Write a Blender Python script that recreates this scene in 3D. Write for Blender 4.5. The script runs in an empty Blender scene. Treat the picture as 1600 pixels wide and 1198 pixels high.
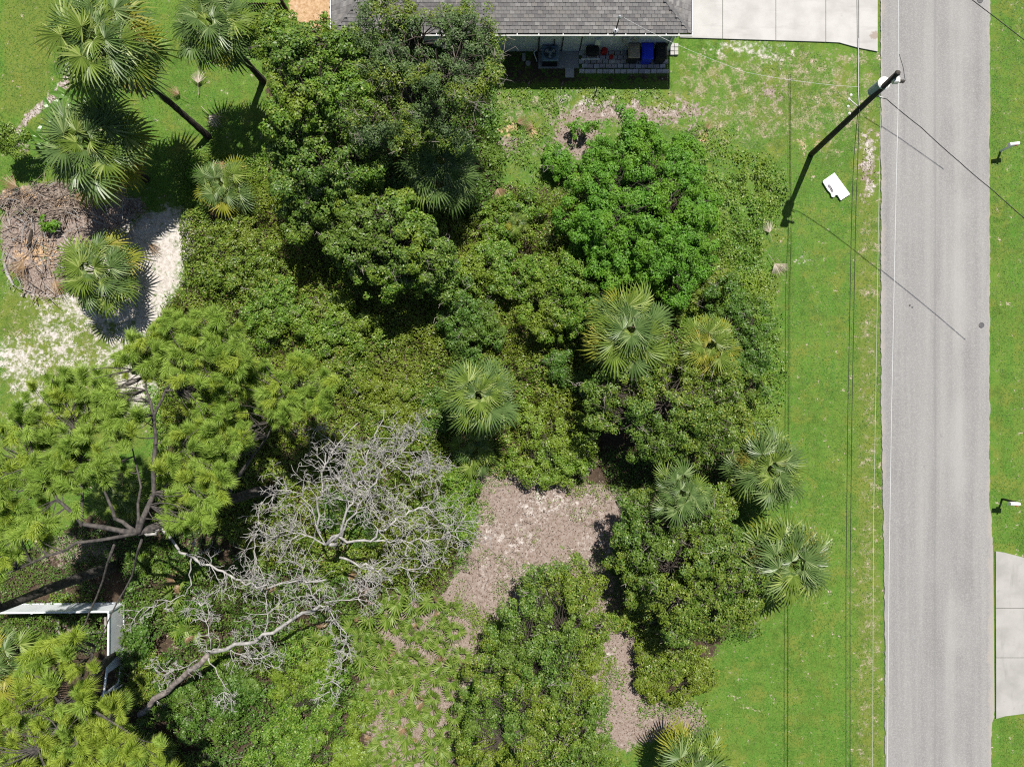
import bpy, math, random
import numpy as np
from mathutils import Matrix, Vector, Euler

# ------------------------------------------------------------------ camera, sky, sun, exposure
sc = bpy.context.scene
COL = sc.collection
H = 40.0                 # drone height in metres
K = 0.0375               # metres on the ground per photograph pixel
cam = bpy.data.objects.new('camera', bpy.data.cameras.new('camera'))
COL.objects.link(cam)
cam.location = (0, 0, H)
cam.rotation_euler = (0, 0, 0)
cam.data.sensor_width = 36.0
cam.data.lens = 36.0 * (H / K) / 1600.0
cam.data.clip_start = 0.5
cam.data.clip_end = 2000
sc.camera = cam

SUN_EL = math.radians(60.5)
SUN_AZ = math.atan2(0.33, 0.944)          # clockwise from +Y
sdir = Vector((math.sin(SUN_AZ) * math.cos(SUN_EL), math.cos(SUN_AZ) * math.cos(SUN_EL), math.sin(SUN_EL)))
world = bpy.data.worlds.new('World')
sc.world = world
world.use_nodes = True
wn = world.node_tree.nodes
sky = wn.new('ShaderNodeTexSky')
sky.sky_type = 'NISHITA'
sky.sun_disc = False
sky.sun_elevation = SUN_EL
sky.sun_rotation = SUN_AZ
bg = wn['Background']
bg.inputs['Strength'].default_value = 0.05
world.node_tree.links.new(sky.outputs['Color'], bg.inputs['Color'])
sun = bpy.data.objects.new('sun', bpy.data.lights.new('sun', 'SUN'))
COL.objects.link(sun)
sun.location = sdir * 60
sun.rotation_euler = sdir.to_track_quat('Z', 'Y').to_euler()
sun.data.energy = 5.0
sun.data.angle = math.radians(0.53)
sun.data.color = (1.0, 0.955, 0.88)
sc.view_settings.view_transform = 'Standard'
sc.view_settings.look = 'None'
sc.view_settings.gamma = 1.0
sc.view_settings.exposure = 0.50
sc.view_settings.use_curve_mapping = False
cy = sc.cycles
cy.max_bounces = 6
cy.diffuse_bounces = 3
cy.glossy_bounces = 2
cy.transmission_bounces = 4
cy.transparent_max_bounces = 4
cy.use_adaptive_sampling = True
cy.adaptive_threshold = 0.02
cy.use_denoising = False
cy.filter_width = 1.15
cy.caustics_reflective = False
cy.caustics_refractive = False

R = random.Random(7)
NR = np.random.default_rng(11)


def P(px, py, z=0.0):
    """photograph pixel at height z -> world point"""
    f = (H - z) / H
    return ((px - 800.0) * K * f, (599.0 - py) * K * f, z)


def G(px, py):
    return P(px, py, 0.0)


# ------------------------------------------------------------------ materials
def new_mat(name):
    m = bpy.data.materials.new(name)
    m.use_nodes = True
    nt = m.node_tree
    return m, nt, nt.nodes, nt.links, nt.nodes['Principled BSDF']


def ramp(n, stops, interp='LINEAR'):
    r = n.new('ShaderNodeValToRGB')
    r.color_ramp.interpolation = interp
    el = r.color_ramp.elements
    while len(el) < len(stops):
        el.new(0.5)
    for e, (p, c) in zip(el, stops):
        e.position = p
        e.color = (c[0], c[1], c[2], 1)
    return r


def noise(n, l, vec, scale, detail=3.0, rough=0.55):
    t = n.new('ShaderNodeTexNoise')
    t.inputs['Scale'].default_value = scale
    t.inputs['Detail'].default_value = detail
    t.inputs['Roughness'].default_value = rough
    if vec is not None:
        l.new(vec, t.inputs['Vector'])
    return t


def mix(n, l, f, a, b, mode='MIX'):
    m = n.new('ShaderNodeMix')
    m.data_type = 'RGBA'
    m.blend_type = mode
    m.clamp_factor = True
    for sock, v in ((m.inputs[0], f), (m.inputs[6], a), (m.inputs[7], b)):
        if isinstance(v, (int, float)):
            sock.default_value = v
        elif isinstance(v, tuple):
            sock.default_value = (v[0], v[1], v[2], 1)
        else:
            l.new(v, sock)
    return m.outputs[2]


def mrange(n, l, v, a, b, lo=0.0, hi=1.0):
    m = n.new('ShaderNodeMapRange')
    m.interpolation_type = 'SMOOTHSTEP'
    l.new(v, m.inputs['Value'])
    for k, x in (('From Min', a), ('From Max', b), ('To Min', lo), ('To Max', hi)):
        m.inputs[k].default_value = x
    return m.outputs['Result']


def math_node(n, l, op, a, b):
    m = n.new('ShaderNodeMath')
    m.operation = op
    for s, v in ((m.inputs[0], a), (m.inputs[1], b)):
        if isinstance(v, (int, float)):
            s.default_value = v
        else:
            l.new(v, s)
    return m.outputs[0]


def world_pos(n):
    return n.new('ShaderNodeNewGeometry').outputs['Position']


def leaf_mat(name, stops, low=None, lowscale=0.5, lowamt=0.6, trans=0.20, rough=0.42, spec=0.30, per='island'):
    """leaf colour varies from leaf to leaf and drifts slowly through the plant"""
    m, nt, n, l, b = new_mat(name)
    cool = lambda c: (c[0] * .95, c[1], c[2] * 1.06) if c[1] > c[0] * 1.04 else c
    stops = [(p, cool(c)) for p, c in stops]
    low = cool(low) if low is not None else None
    if per == 'island':
        rnd = n.new('ShaderNodeNewGeometry').outputs['Random Per Island']
    else:
        rnd = n.new('ShaderNodeObjectInfo').outputs['Random']
    c = ramp(n, stops)
    l.new(rnd, c.inputs['Fac'])
    col = c.outputs['Color']
    if low is not None:
        t = noise(n, l, world_pos(n), lowscale, 2.0)
        f = mrange(n, l, t.outputs['Fac'], 0.42, 0.66, 0.0, lowamt)
        col = mix(n, l, f, col, low)
    l.new(col, b.inputs['Base Color'])
    b.inputs['Roughness'].default_value = rough
    b.inputs['Specular IOR Level'].default_value = spec
    tr = n.new('ShaderNodeBsdfTranslucent')
    l.new(col, tr.inputs['Color'])
    ms = n.new('ShaderNodeMixShader')
    ms.inputs[0].default_value = trans
    l.new(b.outputs[0], ms.inputs[1])
    l.new(tr.outputs[0], ms.inputs[2])
    l.new(ms.outputs[0], n['Material Output'].inputs['Surface'])
    return m


def plain_mat(name, c1, c2=None, scale=4.0, rough=0.7, bump=0.0, bscale=20.0, metal=0.0, spec=0.3, stretch=None):
    m, nt, n, l, b = new_mat(name)
    vec = n.new('ShaderNodeTexCoord').outputs['Object']
    if stretch:
        mp = n.new('ShaderNodeMapping')
        mp.inputs['Scale'].default_value = stretch
        l.new(vec, mp.inputs['Vector'])
        vec = mp.outputs['Vector']
    if c2 is None:
        c2 = tuple(x * 0.75 for x in c1)
    t = noise(n, l, vec, scale, 4.0, 0.6)
    col = mix(n, l, mrange(n, l, t.outputs['Fac'], 0.35, 0.65), c1, c2)
    l.new(col, b.inputs['Base Color'])
    b.inputs['Roughness'].default_value = rough
    b.inputs['Metallic'].default_value = metal
    b.inputs['Specular IOR Level'].default_value = spec
    if bump > 0:
        t2 = noise(n, l, vec, bscale, 3.0)
        bp = n.new('ShaderNodeBump')
        bp.inputs['Strength'].default_value = bump
        bp.inputs['Distance'].default_value = 0.02
        l.new(t2.outputs['Fac'], bp.inputs['Height'])
        l.new(bp.outputs['Normal'], b.inputs['Normal'])
    return m


M = {}
# leaves
M['oak'] = leaf_mat('oak_leaf', [(0, (.045, .098, .014)), (.45, (.085, .162, .020)), (.8, (.145, .225, .034)), (1, (.25, .30, .07))],
                    low=(.125, .175, .022), lowscale=.45, lowamt=.5)
M['oak_bright'] = leaf_mat('oak_leaf_yellowish', [(0, (.070, .130, .014)), (.5, (.115, .185, .020)), (.85, (.175, .235, .032)), (1, (.27, .28, .06))],
                           low=(.19, .22, .022), lowscale=.5, lowamt=.5)
M['oak_grey'] = leaf_mat('live_oak_leaf', [(0, (.045, .085, .026)), (.5, (.075, .125, .036)), (.85, (.115, .165, .055)), (1, (.19, .22, .11))],
                         low=(.10, .165, .026), lowscale=.5, lowamt=.6, rough=.5)
M['pepper'] = leaf_mat('glossy_green_leaf', [(0, (.065, .175, .014)), (.5, (.105, .255, .020)), (.85, (.165, .33, .036)), (1, (.25, .41, .08))],
                       low=(.165, .29, .016), lowscale=.6, lowamt=.5, rough=.5, spec=.25, trans=.34)
M['vine'] = leaf_mat('vine_leaf', [(0, (.055, .100, .010)), (.5, (.120, .190, .016)), (.80, (.19, .255, .030)), (.95, (.29, .34, .07)), (1, (.28, .18, .08))],
                     low=(.18, .215, .020), lowscale=.35, lowamt=.6)
M['vine_green'] = leaf_mat('tree_vine_leaf', [(0, (.060, .130, .012)), (.5, (.108, .205, .018)), (.85, (.175, .27, .032)), (1, (.30, .34, .07))],
                           low=(.20, .225, .020), lowscale=.4, lowamt=.5, rough=.45, spec=.25)
M['creeper'] = leaf_mat('creeper_leaf', [(0, (.062, .138, .014)), (.5, (.118, .218, .020)), (.85, (.185, .28, .036)), (1, (.30, .34, .09))],
                        low=(.20, .25, .024), lowscale=.4, lowamt=.6)
M['dark_shrub'] = leaf_mat('dark_shrub_leaf', [(0, (.045, .105, .014)), (.5, (.075, .155, .020)), (.85, (.115, .205, .030)), (1, (.19, .25, .06))],
                           low=(.125, .175, .020), lowscale=.5, lowamt=.5)
M['needle_green'] = leaf_mat('pine_needle_green', [(0, (.26, .38, .056)), (1, (.375, .49, .088))], per='object', trans=.4, rough=.5, spec=.25)
M['needle_yellow'] = leaf_mat('pine_needle_yellow', [(0, (.31, .405, .048)), (1, (.42, .49, .072))], per='object', trans=.4, rough=.5, spec=.25)
# palm fronds
M['frond_blue'] = leaf_mat('palm_frond_bluegreen', [(0, (.075, .130, .030)), (.5, (.145, .215, .060)), (1, (.28, .34, .13))], trans=.25, rough=.4, spec=.45)
M['frond_green'] = leaf_mat('palm_frond_green', [(0, (.11, .170, .022)), (.5, (.205, .275, .045)), (1, (.36, .41, .12))], trans=.28, rough=.42, spec=.4)
M['frond_yellow'] = leaf_mat('palm_frond_yellow', [(0, (.20, .225, .022)), (.5, (.31, .32, .045)), (1, (.44, .40, .11))], trans=.28, rough=.45)
M['frond_dead'] = leaf_mat('palm_frond_dead', [(0, (.22, .14, .07)), (.6, (.30, .21, .13)), (1, (.44, .35, .25))], trans=.1, rough=.8, spec=.1)
M['frond_white'] = leaf_mat('palm_frond_bleached', [(0, (.36, .30, .23)), (.6, (.48, .42, .35)), (1, (.6, .55, .48))], trans=.05, rough=.85, spec=.1)
M['palmetto'] = leaf_mat('saw_palmetto_frond', [(0, (.105, .185, .020)), (.5, (.175, .262, .032)), (1, (.28, .34, .08))], trans=.32, rough=.45, spec=.35)
M['banana'] = leaf_mat('banana_leaf', [(0, (.08, .18, .02)), (1, (.13, .24, .035))], trans=.3, rough=.35, spec=.5, per='object')
M['flower'] = leaf_mat('palm_flower_sprays', [(0, (.20, .17, .02)), (.6, (.30, .24, .03)), (1, (.38, .30, .09))], trans=.2, rough=.7)
M['petiole'] = plain_mat('petiole', (.16, .20, .05), (.11, .15, .03))
M['grass'] = leaf_mat('grass_blade', [(0, (.038, .108, .012)), (.4, (.082, .185, .022)), (.8, (.145, .248, .036)), (.95, (.21, .27, .06)), (1, (.32, .30, .14))],
                      low=(.145, .195, .030), lowscale=.35, lowamt=.55, trans=.3, rough=.5, spec=.2)
M['litter'] = leaf_mat('fallen_leaf', [(0, (.085, .058, .042)), (.4, (.17, .128, .10)), (.8, (.26, .208, .176)), (1, (.48, .44, .40))], trans=.05, rough=.85, spec=.1)
M['litter_dark'] = leaf_mat('leaf_mould', [(0, (.04, .026, .018)), (.5, (.10, .06, .04)), (1, (.22, .15, .11))], trans=.05, rough=.9, spec=.1)
# wood
M['bark'] = plain_mat('bark', (.085, .070, .058), (.045, .036, .030), 6, .9, .6, 30, stretch=(1, 1, .3))
M['pine_bark'] = plain_mat('pine_bark', (.100, .088, .080), (.042, .038, .036), 5, .9, .8, 22)
M['palm_trunk'] = plain_mat('palm_trunk_bark', (.075, .060, .048), (.032, .026, .022), 8, .95, .7, 30, stretch=(1, 1, 4))
M['dead_wood'] = plain_mat('dead_wood', (.41, .395, .38), (.22, .21, .203), 3, .9, .3, 25)
M['dead_bark'] = plain_mat('dead_bark', (.27, .235, .21), (.13, .11, .10), 4, .9, .7, 20)
M['twig'] = plain_mat('twig', (.30, .275, .24), (.18, .16, .135), 3, .9)
M['stick'] = plain_mat('stick', (.34, .28, .23), (.15, .11, .085), 2, .9)
M['pole_wood'] = plain_mat('creosoted_pole', (.060, .052, .045), (.035, .030, .027), 3, .85, .3, 30, stretch=(4, 4, .3))
M['grey_wood'] = plain_mat('weathered_wood', (.36, .34, .31), (.24, .22, .20), 3, .85, .2, 20)
M['brown_wood'] = plain_mat('brown_fence_wood', (.055, .032, .020), (.035, .020, .014), 3, .8)
# built things
M['concrete'] = None
M['white_pvc'] = plain_mat('white_vinyl', (.76, .79, .82), (.66, .70, .73), 1.2, .38, spec=.45)
M['white_paint'] = plain_mat('white_paint', (.78, .78, .76), (.68, .68, .66), 3, .5)
M['gutter_dark'] = plain_mat('gutter_dark', (.035, .028, .022), (.02, .016, .013), 6, .95)
M['stucco'] = plain_mat('grey_stucco', (.60, .62, .645), (.53, .55, .575), 1.5, .85, .2, 60)
M['trim_dark'] = plain_mat('dark_trim', (.06, .06, .062), (.04, .04, .042), 3, .6)
M['ac_casing'] = plain_mat('blue_grey_metal', (.16, .235, .30), (.12, .185, .24), 2, .45, metal=.2)
M['ac_dark'] = plain_mat('dark_louvre', (.022, .026, .032), (.014, .017, .02), 8, .6)
M['bin_tan'] = plain_mat('tan_plastic', (.42, .34, .24), (.36, .285, .20), 4, .5)
M['bin_blue'] = plain_mat('blue_plastic', (.02, .05, .78), (.016, .036, .62), 4, .4)
M['bin_black'] = plain_mat('black_plastic', (.020, .020, .022), (.012, .012, .014), 4, .5)
M['red'] = plain_mat('red_plastic', (.50, .02, .02), (.36, .015, .015), 4, .4)
M['steel'] = plain_mat('galvanised_steel', (.55, .56, .57), (.42, .43, .44), 6, .42, metal=.6)
M['drum'] = plain_mat('transformer_paint', (.33, .40, .46), (.27, .335, .39), 2, .4)
M['drum_top'] = plain_mat('transformer_lid', (.78, .78, .76), (.7, .7, .68), 3, .5)
M['porcelain'] = plain_mat('porcelain', (.72, .70, .66), (.55, .53, .5), 5, .25)
M['rust'] = plain_mat('dark_hardware', (.035, .033, .032), (.05, .04, .035), 6, .7)
M['wire_white'] = plain_mat('bright_aluminium_wire', (.80, .80, .80), (.72, .72, .72), 1, .45)
M['wire_dark'] = plain_mat('black_cable', (.022, .022, .022), (.03, .03, .03), 1, .6)
M['board_white'] = plain_mat('white_foam_board', (.80, .79, .80), (.74, .73, .74), 3, .6)
M['ink'] = plain_mat('grey_print', (.16, .16, .17), (.24, .24, .25), 9, .7)
M['asphalt_iron'] = plain_mat('cast_iron', (.10, .10, .105), (.07, .07, .072), 6, .6)
M['paver'] = [plain_mat('paver_%s' % k, c, tuple(x * .7 for x in c), 4, .9, .3, 40) for k, c in
              (('pinkish', (.52, .46, .45)), ('grey', (.50, .485, .49)), ('pale', (.64, .615, .60)))]
M['shingle'] = [plain_mat('shingle_%s' % k, c, tuple(x * .72 for x in c), 5, .95, .5, 60) for k, c in
                (('mid', (.19, .186, .184)), ('dark', (.150, .146, .147)), ('pale', (.245, .238, .233)), ('brownish', (.205, .194, .184)))]


def concrete_mat(name, c1, c2, stain):
    m, nt, n, l, b = new_mat(name)
    pos = world_pos(n)
    a = noise(n, l, pos, .7, 4)
    col = mix(n, l, mrange(n, l, a.outputs['Fac'], .35, .7), c1, c2)
    s = noise(n, l, pos, 2.2, 5, .7)
    col = mix(n, l, mrange(n, l, s.outputs['Fac'], .58, .78, 0, .5), col, stain)
    for (wx, wy, rad_) in ((567 * K, 543 * K, .16),):
        vd = n.new('ShaderNodeVectorMath')
        vd.operation = 'DISTANCE'
        l.new(pos, vd.inputs[0])
        vd.inputs[1].default_value = (wx, wy, .03)
        dd = math_node(n, l, 'ADD', vd.outputs['Value'], math_node(n, l, 'MULTIPLY', math_node(n, l, 'SUBTRACT', s.outputs['Fac'], .5), .9))
        col = mix(n, l, mrange(n, l, dd, rad_, rad_ + .16, .7, 0), col, (.20, .13, .085))
    mpp = n.new('ShaderNodeMapping')
    mpp.inputs['Scale'].default_value = (.35, 2.2, 1) if 'pale' in name else (2.2, .4, 1)
    l.new(pos, mpp.inputs['Vector'])
    tt = noise(n, l, mpp.outputs['Vector'], .8, 4, .6)
    col = mix(n, l, mrange(n, l, tt.outputs['Fac'], .52, .72, 0, .45), col, stain)
    g = noise(n, l, pos, 45, 2)
    col = mix(n, l, mrange(n, l, g.outputs['Fac'], .3, .7, 0, .35), col, tuple(x * .75 for x in c1))
    l.new(col, b.inputs['Base Color'])
    b.inputs['Roughness'].default_value = .9
    bp = n.new('ShaderNodeBump')
    bp.inputs['Strength'].default_value = .25
    bp.inputs['Distance'].default_value = .01
    l.new(g.outputs['Fac'], bp.inputs['Height'])
    l.new(bp.outputs['Normal'], b.inputs['Normal'])
    return m


M['concrete'] = concrete_mat('pale_concrete', (.46, .45, .435), (.37, .36, .345), (.27, .26, .245))
M['concrete_old'] = concrete_mat('weathered_concrete', (.36, .352, .335), (.27, .265, .25), (.16, .157, .145))


def road_mat():
    m, nt, n, l, b = new_mat('asphalt')
    pos = world_pos(n)
    mp = n.new('ShaderNodeMapping')
    mp.inputs['Scale'].default_value = (1.0, .035, 1.0)
    l.new(pos, mp.inputs['Vector'])
    st = noise(n, l, mp.outputs['Vector'], 1.1, 4, .6)
    col = mix(n, l, mrange(n, l, st.outputs['Fac'], .32, .68), (.188, .184, .183), (.262, .256, .250))
    big = noise(n, l, pos, .35, 3)
    col = mix(n, l, mrange(n, l, big.outputs['Fac'], .4, .7, 0, .5), col, (.24, .237, .234))
    sp = noise(n, l, pos, 16, 3, .7)
    col = mix(n, l, mrange(n, l, sp.outputs['Fac'], .42, .68, 0, .5), col, (.36, .35, .34))
    sp2 = noise(n, l, pos, 24, 2, .6)
    col = mix(n, l, mrange(n, l, sp2.outputs['Fac'], .52, .72, 0, .55), col, (.14, .14, .143))
    # worn paving seam down the middle of the carriageway
    sx = n.new('ShaderNodeSeparateXYZ')
    l.new(pos, sx.inputs[0])
    wob = noise(n, l, mp.outputs['Vector'], 2.0, 3)
    xx = math_node(n, l, 'ADD', sx.outputs['X'], math_node(n, l, 'MULTIPLY', wob.outputs['Fac'], .18))
    d = math_node(n, l, 'ABSOLUTE', math_node(n, l, 'SUBTRACT', xx, 24.85), 0.0)
    col = mix(n, l, mrange(n, l, d, .02, .10, .35, 0), col, (.17, .17, .17))
    # dusty pale wheel path and dark blotches
    d2_ = math_node(n, l, 'ABSOLUTE', math_node(n, l, 'SUBTRACT', xx, 26.2), 0.0)
    lng = noise(n, l, pos, .12, 3)
    wp = math_node(n, l, 'MULTIPLY', mrange(n, l, d2_, .1, 1.2, .38, 0), mrange(n, l, lng.outputs['Fac'], .4, .6))
    col = mix(n, l, wp, col, (.36, .352, .34))
    bl_ = noise(n, l, pos, .9, 5, .7)
    col = mix(n, l, mrange(n, l, bl_.outputs['Fac'], .64, .74, 0, .45), col, (.15, .148, .148))
    ex0 = math_node(n, l, 'ABSOLUTE', math_node(n, l, 'SUBTRACT', sx.outputs['X'], 24.85), 0.0)
    ej = math_node(n, l, 'ADD', ex0, math_node(n, l, 'MULTIPLY', math_node(n, l, 'SUBTRACT', bl_.outputs['Fac'], .5), 1.1))
    col = mix(n, l, mrange(n, l, ej, 2.95, 3.3, 0, .55), col, (.34, .305, .26))
    l.new(col, b.inputs['Base Color'])
    b.inputs['Roughness'].default_value = .88
    b.inputs['Specular IOR Level'].default_value = .2
    bp = n.new('ShaderNodeBump')
    bp.inputs['Strength'].default_value = .35
    bp.inputs['Distance'].default_value = .01
    l.new(sp2.outputs['Fac'], bp.inputs['Height'])
    l.new(bp.outputs['Normal'], b.inputs['Normal'])
    return m


M['road'] = road_mat()


def ground_mat():
    m, nt, n, l, b = new_mat('ground')
    pos = world_pos(n)

    def att(nm):
        a = n.new('ShaderNodeAttribute')
        a.attribute_name = nm
        return a.outputs['Fac']
    fine = noise(n, l, pos, 5.5, 5, .72)
    mid = noise(n, l, pos, 1.6, 5, .65)
    big = noise(n, l, pos, .28, 3, .55)
    tiny = noise(n, l, pos, 14, 3, .7)
    # turf: greens
    patch = noise(n, l, pos, .75, 5, .62)
    g = mix(n, l, mrange(n, l, mid.outputs['Fac'], .35, .66), (.034, .098, .012), (.078, .170, .024))
    g = mix(n, l, mrange(n, l, big.outputs['Fac'], .40, .62, 0, .8), g, (.104, .182, .028))
    smp = n.new('ShaderNodeMapping')
    smp.inputs['Scale'].default_value = (1.9, .07, 1)
    l.new(pos, smp.inputs['Vector'])
    stk = noise(n, l, smp.outputs['Vector'], 1.0, 3, .6)
    g = mix(n, l, mrange(n, l, stk.outputs['Fac'], .44, .60, 0, .75), g, (.056, .158, .020))
    ov = math_node(n, l, 'ADD', att('olive'), math_node(n, l, 'MULTIPLY', math_node(n, l, 'SUBTRACT', mid.outputs['Fac'], .5), .8))
    g = mix(n, l, mrange(n, l, ov, .35, .75, 0, .8), g, (.125, .150, .030))
    g = mix(n, l, mrange(n, l, patch.outputs['Fac'], .48, .66, 0, .75), g, (.155, .165, .032))
    pd = noise(n, l, pos, 1.1, 4, .6)
    g = mix(n, l, mrange(n, l, pd.outputs['Fac'], .52, .70, 0, .6), g, (.030, .072, .012))
    g = mix(n, l, mrange(n, l, tiny.outputs['Fac'], .38, .68, 0, .65), g, (.155, .215, .040))
    g = mix(n, l, mrange(n, l, fine.outputs['Fac'], .50, .70, 0, .55), g, (.040, .085, .012))
    # dry turf
    dv = math_node(n, l, 'ADD', att('dry'), math_node(n, l, 'MULTIPLY', math_node(n, l, 'SUBTRACT', mid.outputs['Fac'], .5), 1.9))
    dv = math_node(n, l, 'ADD', dv, math_node(n, l, 'MULTIPLY', math_node(n, l, 'SUBTRACT', fine.outputs['Fac'], .5), 1.7))
    dryc = mix(n, l, mrange(n, l, tiny.outputs['Fac'], .35, .65), (.17, .145, .065), (.36, .32, .24))
    g = mix(n, l, mrange(n, l, dv, .42, .85, 0, .85), g, dryc)

    def layer(base, name, c1, c2, c3, amp=1.9, lo=.34, hi=.66):
        v = math_node(n, l, 'ADD', att(name), math_node(n, l, 'MULTIPLY', math_node(n, l, 'SUBTRACT', mid.outputs['Fac'], .5), amp))
        v = math_node(n, l, 'ADD', v, math_node(n, l, 'MULTIPLY', math_node(n, l, 'SUBTRACT', fine.outputs['Fac'], .5), amp))
        c = mix(n, l, mrange(n, l, fine.outputs['Fac'], .36, .64), c1, c2)
        c = mix(n, l, mrange(n, l, tiny.outputs['Fac'], .5, .7, 0, .7), c, c3)
        return mix(n, l, mrange(n, l, v, lo, hi), base, c)
    g = layer(g, 'soil', (.040, .029, .020), (.072, .052, .036), (.12, .09, .064))
    g = layer(g, 'mulch', (.192, .143, .118), (.272, .220, .194), (.36, .322, .29))
    g = layer(g, 'straw', (.33, .20, .10), (.48, .33, .20), (.55, .43, .30))
    g = layer(g, 'sand', (.40, .365, .335), (.54, .505, .475), (.25, .21, .185), 1.6, .22, .78)
    l.new(g, b.inputs['Base Color'])
    b.inputs['Roughness'].default_value = .95
    b.inputs['Specular IOR Level'].default_value = .1
    bp = n.new('ShaderNodeBump')
    bp.inputs['Strength'].default_value = .15
    bp.inputs['Distance'].default_value = .03
    h = math_node(n, l, 'ADD', fine.outputs['Fac'], math_node(n, l, 'MULTIPLY', tiny.outputs['Fac'], .6))
    l.new(h, bp.inputs['Height'])
    l.new(bp.outputs['Normal'], b.inputs['Normal'])
    return m


M['ground'] = ground_mat()


# ------------------------------------------------------------------ object helpers
def tag(o, label=None, cat=None, group=None, kind=None):
    if label:
        o['label'] = label
    if cat:
        o['category'] = cat
    if group:
        o['group'] = group
    if kind:
        o['kind'] = kind
    return o


def thing(name, loc, label, cat, group=None):
    o = bpy.data.objects.new(name, None)
    COL.objects.link(o)
    o.location = loc
    o.empty_display_size = .2
    return tag(o, label, cat, group)


def origin_of(o):
    v = Vector((0, 0, 0))
    while o is not None:
        v += Vector(o.location)
        o = o.parent
    return v


def link(name, me, parent=None, m=None):
    o = bpy.data.objects.new(name, me)
    COL.objects.link(o)
    if parent is not None:
        o.parent = parent
    if m is not None:
        me.materials.append(m)
    return o


def np_mesh(name, verts, faces, smooth=False):
    """verts (N,3), faces (F,k) arrays of one face size"""
    me = bpy.data.meshes.new(name)
    verts = np.asarray(verts, dtype=np.float32)
    faces = np.asarray(faces, dtype=np.int32)
    F, k = faces.shape
    me.vertices.add(len(verts))
    me.vertices.foreach_set('co', verts.ravel())
    me.loops.add(F * k)
    me.loops.foreach_set('vertex_index', faces.ravel())
    me.polygons.add(F)
    me.polygons.foreach_set('loop_start', np.arange(0, F * k, k, dtype=np.int32))
    me.polygons.foreach_set('loop_total', np.full(F, k, dtype=np.int32))
    if smooth:
        me.polygons.foreach_set('use_smooth', np.ones(F, dtype=bool))
    me.update(calc_edges=True)
    return me


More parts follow.
